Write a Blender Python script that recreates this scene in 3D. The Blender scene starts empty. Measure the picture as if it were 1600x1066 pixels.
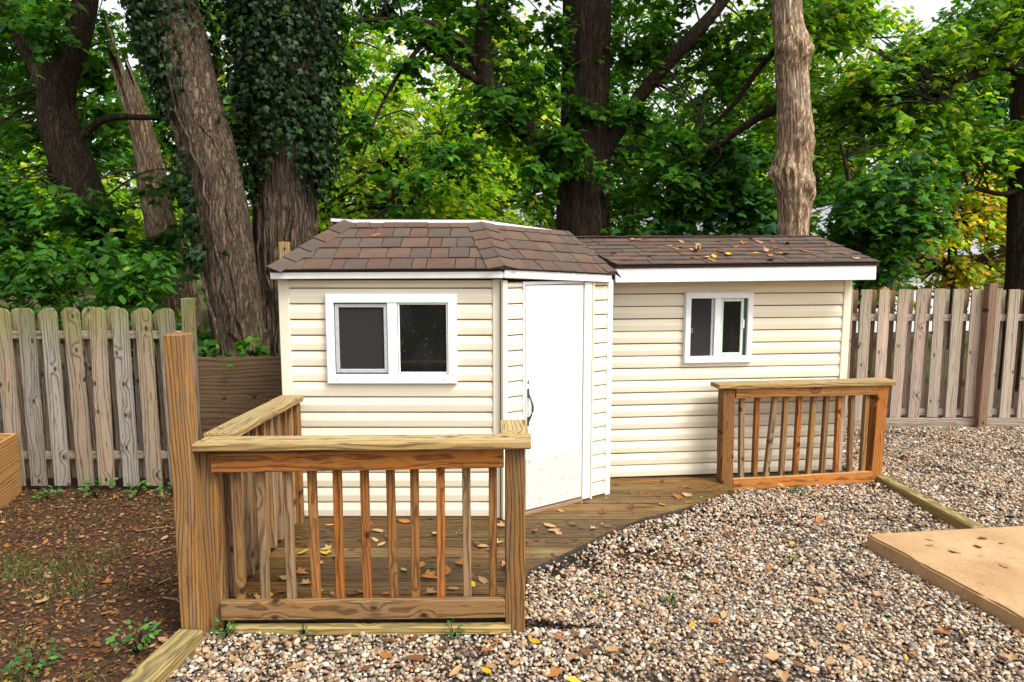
import bpy, bmesh, math, random
import numpy as np
from mathutils import Vector, Matrix, noise

# ------------------------------------------------------------------ camera, sky, sun, exposure
scene = bpy.context.scene
COL = scene.collection
cam_d = bpy.data.cameras.new('camera')
cam_d.sensor_fit = 'HORIZONTAL'; cam_d.sensor_width = 36.0
cam_d.lens = 36.0 * 1067.0 / 1600.0
cam_d.clip_start = 0.05; cam_d.clip_end = 600
cam = bpy.data.objects.new('camera', cam_d); COL.objects.link(cam)
cam.location = (0, 0, 1.66)
cam.rotation_euler = (math.radians(90 - 6.68), 0, 0)
scene.camera = cam

SUN_EL, SUN_AZ = math.radians(52), math.radians(128)      # azimuth clockwise from +Y: from the right, a little behind the camera
world = bpy.data.worlds.new('World'); scene.world = world; world.use_nodes = True
wn, wl = world.node_tree.nodes, world.node_tree.links
wn.clear()
sky = wn.new('ShaderNodeTexSky'); sky.sky_type = 'NISHITA'; sky.sun_disc = False
sky.sun_elevation = SUN_EL; sky.sun_rotation = SUN_AZ
sky.air_density = 1.0; sky.dust_density = 4.0; sky.ozone_density = 1.0
hs = wn.new('ShaderNodeHueSaturation'); hs.inputs['Saturation'].default_value = 0.10   # thin overcast
bg = wn.new('ShaderNodeBackground'); bg.inputs['Strength'].default_value = 0.15
wo = wn.new('ShaderNodeOutputWorld')
wl.new(sky.outputs[0], hs.inputs['Color']); wl.new(hs.outputs[0], bg.inputs['Color']); wl.new(bg.outputs[0], wo.inputs['Surface'])

sun_d = bpy.data.lights.new('sun', 'SUN'); sun_d.energy = 1.5; sun_d.angle = math.radians(18); sun_d.color = (1.0, 0.95, 0.86)
sun = bpy.data.objects.new('sun', sun_d); COL.objects.link(sun); sun.location = (8, -6, 12)
sdir = Vector((math.sin(SUN_AZ) * math.cos(SUN_EL), math.cos(SUN_AZ) * math.cos(SUN_EL), math.sin(SUN_EL)))
sun.rotation_euler = sdir.to_track_quat('Z', 'Y').to_euler()

vs = scene.view_settings
vs.view_transform = 'Standard'; vs.look = 'None'; vs.exposure = 1.12; vs.gamma = 1.0; vs.use_curve_mapping = False
scene.cycles.max_bounces = 8; scene.cycles.transparent_max_bounces = 8
scene.cycles.use_denoising = True

random.seed(7)
RNG = np.random.default_rng(11)

# ------------------------------------------------------------------ object helpers (all coordinates are world coordinates)
W = {}
I4 = Matrix.Identity(4)
def link(o, M=I4, parent=None):
    COL.objects.link(o); o.matrix_basis = M
    W[o.name] = M.copy()
    if parent is not None:
        o.parent = parent; o.matrix_parent_inverse = W[parent.name].inverted()
    return o
def tag(o, label=None, cat=None, group=None, kind=None):
    if label: o['label'] = label
    if cat: o['category'] = cat
    if group: o['group'] = group
    if kind: o['kind'] = kind
    return o
def thing(name, loc, label, cat, group=None):
    return tag(link(bpy.data.objects.new(name, None), Matrix.Translation(loc)), label, cat, group)
def obj(name, mesh, parent=None, M=I4):
    return link(bpy.data.objects.new(name, mesh), M, parent)
def mesh_of(name, verts, faces, mat, smooth=False):
    me = bpy.data.meshes.new(name); me.from_pydata([tuple(v) for v in verts], [], faces); me.update()
    if mat: me.materials.append(mat)
    if smooth: me.polygons.foreach_set('use_smooth', [True] * len(me.polygons))
    return me
def tri_mesh(name, co, tris, mat, col=None, smooth=False):
    me = bpy.data.meshes.new(name)
    nv, nt = len(co), len(tris)
    me.vertices.add(nv); me.vertices.foreach_set('co', np.asarray(co, np.float32).ravel())
    me.loops.add(nt * 3); me.loops.foreach_set('vertex_index', np.asarray(tris, np.int32).ravel())
    me.polygons.add(nt); me.polygons.foreach_set('loop_start', np.arange(0, nt * 3, 3, dtype=np.int32))
    if smooth: me.polygons.foreach_set('use_smooth', np.ones(nt, bool))
    me.update(calc_edges=True)
    if col is not None:
        a = me.color_attributes.new('tint', 'FLOAT_COLOR', 'POINT')
        a.data.foreach_set('color', np.c_[col, np.ones(len(col))].astype(np.float32).ravel())
    me.materials.append(mat)
    return me

_box_cache = {}
def box_mesh(name, L, w, t, mat, bev=0.004):
    key = (name, round(L, 3), round(w, 4), round(t, 4), mat.name)
    if key in _box_cache: return _box_cache[key]
    bm = bmesh.new(); bmesh.ops.create_cube(bm, size=1)
    bmesh.ops.scale(bm, vec=(L, w, t), verts=bm.verts)
    b = min(bev, t * .3, w * .3)
    if b > 0: bmesh.ops.bevel(bm, geom=bm.edges[:], offset=b, segments=1, profile=.5, affect='EDGES')
    if name in ROUGH and L > .3:
        n_ = max(3, int(L / .12))
        for i in range(1, n_):
            bmesh.ops.bisect_plane(bm, geom=bm.verts[:] + bm.edges[:] + bm.faces[:], plane_co=(L * (i / n_ - .5), 0, 0), plane_no=(1, 0, 0))
        for v in bm.verts:
            q = Vector((v.co.x * 5 + L * 31, v.co.y * 30 + w * 91, v.co.z * 30))
            v.co.y += .0028 * noise.noise(q); v.co.z += .0028 * noise.noise(q + Vector((9, 4, 2)))
    me = bpy.data.meshes.new(name); bm.to_mesh(me); bm.free(); me.materials.append(mat)
    _box_cache[key] = me
    return me
ROUGH = {'cap_rail', 'post', 'post_timber', 'timber', 'bottom_rail', 'top_rail', 'sill_board', 'fence_post', 'fence_rail', 'kick_board'}
def frame_of(p0, p1, wdir):
    p0, p1 = Vector(p0), Vector(p1)
    x = (p1 - p0).normalized(); y = Vector(wdir); y = (y - x * y.dot(x)).normalized(); z = x.cross(y)
    M = Matrix((x, y, z)).transposed().to_4x4(); M.translation = (p0 + p1) / 2
    return M, (p1 - p0).length
def board(name, parent, p0, p1, w, t, wdir, mat, bev=0.004):
    """a plank whose local X runs p0->p1, w wide along wdir, t thick"""
    M, L = frame_of(p0, p1, wdir)
    return obj(name, box_mesh(name, L, w, t, mat, bev), parent, M)
def prism_mesh(name, poly, t, mat):
    """polygon in the XY plane (counter-clockwise) extruded from z=-t/2 to t/2"""
    n = len(poly)
    v = [(x, y, t / 2) for x, y in poly] + [(x, y, -t / 2) for x, y in poly]
    f = [tuple(range(n)), tuple(range(2 * n - 1, n - 1, -1))]
    f += [(i, i + n, (i + 1) % n + n, (i + 1) % n) for i in range(n)]
    return mesh_of(name, v, f, mat)
def quad_slab(name, pts, t, mat, parent, down=True):
    """slab whose top is a polygon of world points, t thick downwards along its normal"""
    P = [Vector(p) for p in pts]; c = sum(P, Vector()) / len(P)
    nrm = (P[1] - P[0]).cross(P[2] - P[1]).normalized()
    n = len(P)
    v = [p - c for p in P] + [p - c - nrm * t for p in P]
    f = [tuple(range(n)), tuple(range(2 * n - 1, n - 1, -1))] + [(i, i + n, (i + 1) % n + n, (i + 1) % n) for i in range(n)]
    return obj(name, mesh_of(name, v, f, mat), parent, Matrix.Translation(c))

# ------------------------------------------------------------------ materials
def new_mat(name):
    m = bpy.data.materials.new(name); m.use_nodes = True
    nt = m.node_tree; nt.nodes.clear()
    out = nt.nodes.new('ShaderNodeOutputMaterial')
    return m, nt, out
class NT:
    def __init__(s, nt): s.nt = nt
    def n(s, t, **kw):
        nd = s.nt.nodes.new(t)
        for k, v in kw.items(): setattr(nd, k, v)
        return nd
    def link(s, a, b): s.nt.links.new(a, b)
    def put(s, sock, v):
        if hasattr(v, 'is_output'): s.link(v, sock)
        else: sock.default_value = v
    def math(s, op, a, b=0.0, clamp=False):
        nd = s.n('ShaderNodeMath', operation=op, use_clamp=clamp); s.put(nd.inputs[0], a); s.put(nd.inputs[1], b); return nd.outputs[0]
    def mix(s, f, a, b, blend='MIX'):
        nd = s.n('ShaderNodeMix', data_type='RGBA', blend_type=blend, clamp_result=False)
        s.put(nd.inputs[0], f); s.put(nd.inputs[6], a if hasattr(a, 'is_output') else (*a, 1)); s.put(nd.inputs[7], b if hasattr(b, 'is_output') else (*b, 1))
        return nd.outputs[2]
    def noise(s, vec, scale=5, detail=3, rough=.55, dist=0):
        nd = s.n('ShaderNodeTexNoise'); nd.inputs['Scale'].default_value = scale; nd.inputs['Detail'].default_value = detail
        nd.inputs['Roughness'].default_value = rough; nd.inputs['Distortion'].default_value = dist
        s.link(vec, nd.inputs['Vector']); return nd.outputs['Fac']
    def ramp(s, f, *stops, interp='LINEAR'):
        nd = s.n('ShaderNodeValToRGB'); r = nd.color_ramp; r.interpolation = interp
        while len(r.elements) < len(stops): r.elements.new(0.5)
        for e, (p, c) in zip(r.elements, stops):
            e.position = p; e.color = (*c, 1) if hasattr(c, '__len__') else (c, c, c, 1)
        s.put(nd.inputs[0], f); return nd.outputs[0]
    def scale(s, vec, sx, sy, sz, off=None):
        nd = s.n('ShaderNodeVectorMath', operation='MULTIPLY'); s.link(vec, nd.inputs[0]); nd.inputs[1].default_value = (sx, sy, sz)
        if off is None: return nd.outputs[0]
        a = s.n('ShaderNodeVectorMath', operation='ADD'); s.link(nd.outputs[0], a.inputs[0]); s.link(off, a.inputs[1]); return a.outputs[0]
    def bump(s, h, strength=.3, dist=.01):
        nd = s.n('ShaderNodeBump'); nd.inputs['Strength'].default_value = strength; nd.inputs['Distance'].default_value = dist
        s.link(h, nd.inputs['Height']); return nd.outputs[0]
    def bsdf(s, col, rough=.6, normal=None, spec=.4, metal=0.):
        nd = s.n('ShaderNodeBsdfPrincipled'); s.put(nd.inputs['Base Color'], col if hasattr(col, 'is_output') else (*col, 1))
        s.put(nd.inputs['Roughness'], rough); nd.inputs['Specular IOR Level'].default_value = spec; nd.inputs['Metallic'].default_value = metal
        if normal is not None: s.link(normal, nd.inputs['Normal'])
        return nd.outputs[0]
    def coords(s, which='Object'):
        return s.n('ShaderNodeTexCoord').outputs[which]
    def rand(s): return s.n('ShaderNodeObjectInfo').outputs['Random']

def wood_mat(name, light, dark, grey, grey_amt=.5, ring=.015, top=None, top_amt=.6, knots=True, var=.35, contrast=1.0, moss=0., rough=.8, alt=None, stain=.5):
    """plain-sawn board: growth rings cut along local X, knots, fine grain, grey weathering, dark stains; alt = a second tint some boards have"""
    m, nt, out = new_mat(name); k = NT(nt)
    co = k.coords(); r = k.rand()
    offn = k.n('ShaderNodeCombineXYZ'); k.put(offn.inputs[0], k.math('MULTIPLY', r, 137.0)); k.put(offn.inputs[1], k.math('MULTIPLY', r, 71.0)); k.put(offn.inputs[2], k.math('MULTIPLY', r, 33.0))
    off = offn.outputs[0]
    r2 = k.math('FRACT', k.math('MULTIPLY', r, 17.3)); r3 = k.math('FRACT', k.math('MULTIPLY', r, 53.7))
    sep = k.n('ShaderNodeSeparateXYZ'); k.link(co, sep.inputs[0])
    wob = k.noise(k.scale(co, 1.3, 6, 6, off), 1.0, 1)
    wob2 = k.noise(k.scale(co, 5, 22, 22, off), 1.0, 2)
    kn = k.n('ShaderNodeTexVoronoi', voronoi_dimensions='2D'); kn.inputs['Scale'].default_value = 1.0; k.link(k.scale(co, 4.6, 8, 1, off), kn.inputs['Vector'])
    kc = k.n('ShaderNodeSeparateColor'); k.link(kn.outputs['Color'], kc.inputs[0])
    kd = k.math('ADD', kn.outputs['Distance'], k.math('LESS_THAN', kc.outputs[0], .62))
    knot = k.ramp(kd, (.045, 1.0), (.12, 0.0))
    y = k.math('ADD', sep.outputs[1], k.math('MULTIPLY', k.math('SUBTRACT', wob, .5), .09))
    y = k.math('ADD', y, k.math('MULTIPLY', k.math('SUBTRACT', r, .5), .06))
    z = k.math('ADD', sep.outputs[2], k.math('ADD', k.math('MULTIPLY', wob2, .022), .03))
    rad = k.math('SQRT', k.math('ADD', k.math('MULTIPLY', y, y), k.math('MULTIPLY', z, z)))
    rad = k.math('ADD', rad, k.math('MULTIPLY', k.ramp(kd, (.0, 1.0), (.34, 0.0)), .022))
    ringf = k.math('FRACT', k.math('DIVIDE', rad, ring))
    ringc = k.ramp(ringf, (0.0, .0), (.5, .08), (.80, 1.0), (.92, .9), (1.0, .0))
    fine = k.noise(k.scale(co, 7, 210, 210, off), 1.0, 5, .75)
    finec = k.ramp(fine, (.40, 0.), (.62, 1.))
    fac = k.math('MULTIPLY', k.math('ADD', k.math('MULTIPLY', ringc, .68), k.math('MULTIPLY', finec, .38)), contrast, clamp=True)
    lcol = k.mix(k.math('GREATER_THAN', r2, .55), light, alt) if alt else light
    col = k.mix(fac, lcol, dark)
    wx = k.noise(k.scale(co, 2.6, 16, 16, off), 1.0, 5, .7)
    col = k.mix(k.math('MULTIPLY', k.ramp(wx, (.36, 0.), (.70, 1.)), grey_amt), col, k.mix(fac, grey, tuple(c * .33 for c in grey)))
    if top is not None:
        g = k.n('ShaderNodeNewGeometry'); sg = k.n('ShaderNodeSeparateXYZ'); k.link(g.outputs['Normal'], sg.inputs[0])
        col = k.mix(k.math('MULTIPLY', k.math('GREATER_THAN', sg.outputs[2], .8), top_amt), col, k.mix(fac, top, tuple(c * .4 for c in top)))
    if moss:
        mo = k.noise(k.scale(co, 3, 9, 9, off), 1.0, 4, .7)
        up = k.ramp(k.math('ADD', sep.outputs[0], k.math('MULTIPLY', mo, .3)), (.42, 0.), (.78, 1.)) if moss > 0 else k.ramp(mo, (.5, 0.), (.75, 1.))
        col = k.mix(k.math('MULTIPLY', up, abs(moss)), col, k.mix(fac, (.19, .19, .05), (.07, .08, .02)))
    # dark weather stains with their own ragged outline, and splits along the grain
    stn = k.noise(k.scale(co, 4.5, 26, 26, off), 1.0, 5, .75)
    col = k.mix(k.math('MULTIPLY', k.ramp(stn, (.56, 0.), (.68, 1.)), stain), col, tuple(c * .3 for c in dark))
    crk = k.noise(k.scale(co, 2.6, 95, 95, off), 1.0, 3, .6)
    crack = k.ramp(crk, (.655, 0.), (.69, 1.))
    col = k.mix(k.math('MULTIPLY', crack, .7), col, tuple(c * .15 for c in dark))
    if knots:
        col = k.mix(k.math('MULTIPLY', knot, .9), col, tuple(c * .22 for c in dark))
    bright = k.math('ADD', 1 - var * .5, k.math('MULTIPLY', r3, var))
    cb = k.n('ShaderNodeCombineXYZ')
    for i in range(3): k.put(cb.inputs[i], bright)
    col = k.mix(1.0, col, cb.outputs[0], 'MULTIPLY')
    h = k.math('SUBTRACT', k.math('ADD', k.math('MULTIPLY', fac, -.6), k.math('MULTIPLY', fine, .5)), k.math('MULTIPLY', crack, .8))
    k.link(k.bsdf(col, rough, k.bump(h, .6, .003), .25), out.inputs[0])
    return m

def noise_mat(name, c1, c2, scale=20, rough=.6, spec=.4, bump=.0, bscale=60, var=0., detail=4, lo=.35, hi=.65, bdist=.004):
    m, nt, out = new_mat(name); k = NT(nt); co = k.coords()
    f = k.noise(co, scale, detail)
    col = k.mix(k.ramp(f, (lo, 0.), (hi, 1.)), c1, c2)
    if var:
        b = k.math('ADD', 1 - var / 2, k.math('MULTIPLY', k.rand(), var)); cb = k.n('ShaderNodeCombineXYZ')
        for i in range(3): k.put(cb.inputs[i], b)
        col = k.mix(1.0, col, cb.outputs[0], 'MULTIPLY')
    nrm = k.bump(k.noise(co, bscale, 3), bump, bdist) if bump else None
    k.link(k.bsdf(col, rough, nrm, spec), out.inputs[0]); return m

def leaf_mat(name, trans=.45, rough=.55, spec=.16):
    m, nt, out = new_mat(name); k = NT(nt)
    a = k.n('ShaderNodeAttribute'); a.attribute_name = 'tint'
    d = k.bsdf(a.outputs['Color'], rough, None, spec)
    t = k.n('ShaderNodeBsdfTranslucent'); k.link(k.mix(1.0, a.outputs['Color'], (1.75, 1.65, .35), 'MULTIPLY'), t.inputs['Color'])
    mx = k.n('ShaderNodeMixShader'); mx.inputs[0].default_value = trans
    k.link(d, mx.inputs[1]); k.link(t.outputs[0], mx.inputs[2]); k.link(mx.outputs[0], out.inputs[0]); return m

def bark_mat(name, ridge, furrow, patch, sx=30, sz=4.0, depth=.03):
    m, nt, out = new_mat(name); k = NT(nt); co = k.coords()
    v = k.scale(co, sx, sx, sz)
    f = k.noise(v, 1.0, 4, .6, .8); g = k.noise(k.scale(co, sx * 2.6, sx * 2.6, sz * 3.0), 1.0, 3, .65, .3)
    fr = k.math('MULTIPLY', k.math('ABSOLUTE', k.math('SUBTRACT', f, .5)), 4.5, clamp=True)     # sharp furrows where the noise crosses its middle
    h = k.math('ADD', k.math('MULTIPLY', fr, .65), k.math('MULTIPLY', g, .5))
    col = k.mix(k.ramp(h, (.22, 0.), (.66, 1.)), furrow, ridge)
    p = k.noise(co, 4.5, 5, .65)
    col = k.mix(k.math('MULTIPLY', k.ramp(p, (.48, 0.), (.64, 1.)), .55), col, k.mix(k.ramp(h, (.2, 0.), (.6, 1.)), tuple(c * .35 for c in patch), patch))
    k.link(k.bsdf(col, .92, k.bump(h, 1.0, depth), .12), out.inputs[0]); return m

M_FENCE = wood_mat('weathered_fence_wood', (.29, .215, .14), (.075, .046, .027), (.27, .225, .175), .7, moss=.7, var=.4, alt=(.29, .265, .235), stain=.45)
M_FENCE_R = wood_mat('weathered_fence_wood_pale', (.48, .36, .275), (.20, .13, .09), (.42, .355, .31), .6, moss=.3, var=.35, alt=(.36, .30, .22), stain=.3)
M_FENCE_BROWN = wood_mat('brown_fence_wood', (.27, .165, .10), (.10, .055, .03), (.18, .13, .10), .35, var=.3, stain=.3)
M_RAIL = wood_mat('railing_wood', (.40, .135, .018), (.105, .027, .005), (.24, .14, .06), .42, top=(.38, .27, .115), top_amt=.75, var=.55, alt=(.33, .15, .038), stain=.75)
M_RAILTOP = wood_mat('railing_cap_wood', (.40, .255, .085), (.13, .068, .022), (.27, .22, .12), .55, top=(.44, .345, .175), top_amt=.55, var=.2, stain=.6)
M_BALUSTER = wood_mat('weathered_baluster_wood', (.32, .165, .05), (.09, .04, .014), (.22, .155, .09), .7, var=.5, alt=(.27, .17, .085), stain=.6)
M_POST = wood_mat('post_wood', (.30, .14, .03), (.07, .027, .008), (.175, .125, .075), .8, var=.3, alt=(.33, .215, .10), stain=.6)
M_DECK = wood_mat('deck_wood', (.19, .08, .016), (.02, .009, .004), (.12, .09, .033), .6, moss=-.6, var=.9, ring=.016, alt=(.13, .062, .02), stain=.8, rough=.5)
M_PLY = wood_mat('plywood', (.14, .085, .042), (.055, .03, .014), (.085, .06, .035), .5, ring=.03, var=.1)
M_PLANTER = wood_mat('planter_plywood', (.42, .22, .065), (.20, .085, .024), (.30, .19, .09), .3, ring=.022, var=.15)
M_TIMBER = wood_mat('edging_timber', (.36, .25, .085), (.12, .075, .024), (.23, .19, .085), .6, top=(.38, .32, .14), top_amt=.4, moss=-.3, var=.25, stain=.6)

def siding_mat(name, base, dirt):
    m, nt, out = new_mat(name); k = NT(nt); co = k.coords()
    n1 = k.noise(k.scale(co, 1.2, 1.2, 9), 1.0, 4, .6); n2 = k.noise(co, 90, 2, .5)
    sp = k.math('MULTIPLY', k.math('GREATER_THAN', n2, .735), .4)
    col = k.mix(k.math('MULTIPLY', k.ramp(n1, (.45, 0.), (.8, 1.)), .35), base, dirt)
    col = k.mix(sp, col, tuple(c * .35 for c in dirt))
    cb = k.n('ShaderNodeCombineXYZ'); b_ = k.math('ADD', .94, k.math('MULTIPLY', k.rand(), .09))
    for i in range(3): k.put(cb.inputs[i], b_)
    col = k.mix(1.0, col, cb.outputs[0], 'MULTIPLY')
    k.link(k.bsdf(col, .5, k.bump(k.noise(k.scale(co, 2, 2, 60), 1.0, 2), .06, .003), .3), out.inputs[0]); return m
M_SIDING = siding_mat('cream_vinyl_siding', (.74, .665, .51), (.55, .46, .31))
M_TRIM = siding_mat('cream_corner_trim', (.70, .635, .50), (.56, .48, .34))
M_WHITE = noise_mat('white_paint', (.80, .80, .78), (.73, .72, .68), 9, .5, .35, .05, 50)
M_DOOR = siding_mat('white_door_paint', (.74, .73, .70), (.58, .54, .46))
M_KICK = noise_mat('scuffed_kick_plate', (.56, .53, .47), (.42, .36, .26), 22, .6, .3, .1, 60, lo=.52, hi=.72, detail=6)
M_FRAME = noise_mat('white_vinyl_frame', (.80, .80, .80), (.76, .76, .76), 14, .35, .45)
M_GREYFRAME = noise_mat('grey_aluminium', (.45, .47, .47), (.36, .38, .38), 30, .4, .5)
M_GREENSASH = noise_mat('pale_green_sash', (.55, .70, .58), (.5, .64, .53), 30, .4, .5)
M_SCREEN = noise_mat('insect_screen', (.022, .021, .021), (.028, .027, .027), 300, .8, .2)
def glass_mat():
    m, nt, out = new_mat('dark_window_glass'); k = NT(nt); co = k.coords()
    sp = k.math('GREATER_THAN', k.noise(co, 75, 2), .70)
    sm = k.noise(k.scale(co, 6, 3, 2), 1.0, 3, .6)
    col = k.mix(k.ramp(sm, (.5, 0.), (.8, 1.)), (.006, .007, .007), (.018, .02, .02))
    col = k.mix(k.math('MULTIPLY', sp, .5), col, (.2, .2, .18))
    k.link(k.bsdf(col, .06, None, .5), out.inputs[0]); return m
M_GLASS = glass_mat()
M_IRON = noise_mat('dark_iron', (.03, .035, .045), (.06, .06, .065), 40, .35, .5)
def slab_mat():
    m, nt, out = new_mat('tan_concrete'); k = NT(nt); co = k.coords()
    a = k.noise(co, 2.6, 6, .7); b = k.noise(co, 160, 3, .7); c = k.noise(co, 11, 5, .7, .6)
    col = k.mix(k.ramp(a, (.35, 0.), (.68, 1.)), (.34, .20, .095), (.47, .32, .175))
    col = k.mix(k.math('MULTIPLY', k.ramp(b, (.45, 0.), (.62, 1.)), .45), col, (.20, .115, .055))
    col = k.mix(k.math('MULTIPLY', k.ramp(c, (.60, 0.), (.70, 1.)), .45), col, (.13, .08, .045))
    k.link(k.bsdf(col, .92, k.bump(k.math('ADD', b, c), .6, .004), .15), out.inputs[0]); return m
M_CONCRETE = slab_mat()
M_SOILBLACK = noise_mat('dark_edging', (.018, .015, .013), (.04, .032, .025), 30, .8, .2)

def shingle_mat():
    m, nt, out = new_mat('brown_asphalt_shingle'); k = NT(nt); co = k.coords(); r = k.rand()
    base = k.ramp(r, (.0, (.055, .041, .034)), (.2, (.088, .045, .027)), (.4, (.062, .036, .027)), (.58, (.098, .056, .034)), (.76, (.07, .054, .043)), (.9, (.078, .034, .023)), interp='CONSTANT')
    gr = k.noise(co, 420, 2, .6); lg = k.noise(co, 9, 3)
    col = k.mix(k.math('MULTIPLY', k.ramp(gr, (.42, 0.), (.62, 1.)), .6), base, (.15, .112, .09))
    col = k.mix(k.math('MULTIPLY', k.ramp(lg, (.4, 0.), (.7, 1.)), .35), col, (.05, .035, .028))
    k.link(k.bsdf(col, .9, k.bump(gr, .5, .004), .25), out.inputs[0]); return m
M_SHINGLE = shingle_mat()
M_ROOFDECK_GAPSHADE = noise_mat('dark_roof_felt_gap_shade', (.04, .03, .026), (.06, .045, .04), 40, .9, .2)  # felt on the roofs; behind siding its dark colour paints the gap shade
M_HROOF = noise_mat('grey_house_roof', (.20, .21, .23), (.28, .29, .31), 3, .9, .2, .3, 30)
M_HWALL = noise_mat('white_house_wall', (.72, .73, .74), (.66, .66, .66), 3, .7, .3)

M_BARK_BROWN = bark_mat('brown_furrowed_bark', (.175, .125, .082), (.022, .014, .009), (.125, .10, .072))
M_BARK_DARK = bark_mat('dark_furrowed_bark', (.075, .05, .032), (.012, .008, .005), (.05, .042, .028))
M_BARK_PALE = bark_mat('pale_tan_bark', (.52, .375, .24), (.10, .052, .026), (.58, .47, .35), 24, 4.5, .016)
M_TWIG = bark_mat('twig_bark', (.05, .038, .028), (.018, .013, .009), (.045, .04, .03), 60, 10, .004)
M_LEAF = leaf_mat('tree_leaf'); M_IVY = leaf_mat('ivy_leaf', .15, .5, .16); M_WEED = leaf_mat('weed_leaf', .35)

def ground_mat():
    m, nt, out = new_mat('soil_and_lawn'); k = NT(nt); co = k.coords()
    n1 = k.noise(co, 1.6, 5, .65); n2 = k.noise(co, 60, 4, .7); n3 = k.noise(co, 14, 4, .65)
    soil = k.mix(k.ramp(n2, (.35, 0.), (.7, 1.)), (.035, .02, .012), (.105, .062, .036))
    soil = k.mix(k.math('MULTIPLY', k.ramp(n3, (.45, 0.), (.65, 1.)), .6), soil, (.075, .045, .028))
    grass = k.mix(k.ramp(n2, (.35, 0.), (.65, 1.)), (.03, .055, .012), (.085, .12, .03))
    sx = k.n('ShaderNodeSeparateXYZ'); k.link(co, sx.inputs[0])
    far = k.math('MAXIMUM', k.ramp(k.math('MULTIPLY', sx.outputs[1], .05), (.40, 0.), (.6, 1.)), k.ramp(k.math('MULTIPLY', sx.outputs[1], -.05), (.0, 0.), (.08, 1.)))
    col = k.mix(k.math('MULTIPLY', k.ramp(n1, (.42, 0.), (.6, 1.)), k.math('ADD', .0, far, clamp=True)), soil, grass)
    k.link(k.bsdf(col, .95, k.bump(k.math('ADD', n2, n3), .8, .03), .1), out.inputs[0]); return m
def gravelbed_mat():
    m, nt, out = new_mat('gravel_bed_fines'); k = NT(nt); co = k.coords()
    vo = k.n('ShaderNodeTexVoronoi'); vo.inputs['Scale'].default_value = 48; k.link(co, vo.inputs['Vector'])
    r = k.n('ShaderNodeSeparateColor'); k.link(vo.outputs['Color'], r.inputs[0])
    col = k.ramp(r.outputs[0], (0., (.12, .09, .065)), (.3, (.3, .23, .17)), (.6, (.2, .16, .13)), (.85, (.4, .34, .27)), interp='CONSTANT')
    col = k.mix(k.ramp(vo.outputs['Distance'], (.2, 0.), (.6, 1.)), col, (.03, .021, .015))
    k.link(k.bsdf(col, .9, k.bump(k.math('SUBTRACT', 1., vo.outputs['Distance']), .8, .02), .2), out.inputs[0]); return m
def pebble_mat():
    m, nt, out = new_mat('river_pebble'); k = NT(nt); co = k.coords('Object'); r = k.rand()
    col = k.ramp(r, (0., (.42, .29, .18)), (.13, (.56, .44, .31)), (.25, (.22, .15, .10)), (.37, (.66, .60, .51)), (.47, (.36, .20, .10)), (.56, (.20, .185, .17)), (.64, (.46, .37, .27)), (.74, (.085, .062, .048)), (.84, (.30, .23, .16)), (.92, (.40, .37, .345)), interp='CONSTANT')
    n = k.noise(k.n('ShaderNodeNewGeometry').outputs['Position'], 150, 3, .6)
    col = k.mix(k.math('MULTIPLY', n, .5), col, k.mix(.5, col, (.2, .14, .1)))
    col = k.mix(1.0, col, (.86, .84, .80), 'MULTIPLY')
    k.link(k.bsdf(col, .6, None, .3), out.inputs[0]); return m
M_GROUND, M_BED, M_PEBBLE = ground_mat(), gravelbed_mat(), pebble_mat()

# ------------------------------------------------------------------ ground
def sheet(name, poly, z, mat, sub=1):
    return obj(name, mesh_of(name, [(x, y, z) for x, y in poly], [tuple(range(len(poly)))], mat))
tag(sheet('ground', [(-150, -120), (150, -120), (150, 250), (-150, 250)], -0.03, M_GROUND), 'bare brown soil and lawn of the yard', kind='structure')
GRAVEL_POLY = [(-1.30, .6), (6.5, .6), (6.5, 6.66), (2.5, 6.66), (2.5, 4.6), (0.4, 3.2), (-1.34, 2.98)]
tag(sheet('gravel_bed', GRAVEL_POLY, -0.022, M_BED), 'bed of fines under the river gravel', kind='structure')

def deck_edge_x(y):
    pts = [(2.9, 0.02), (3.38, .066), (3.72, .40), (4.065, .732), (4.284, 1.103), (4.62, 1.52)]
    ys = [a for a, b in pts]; xs = [b for a, b in pts]
    return float(np.interp(y, ys, xs))

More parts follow.
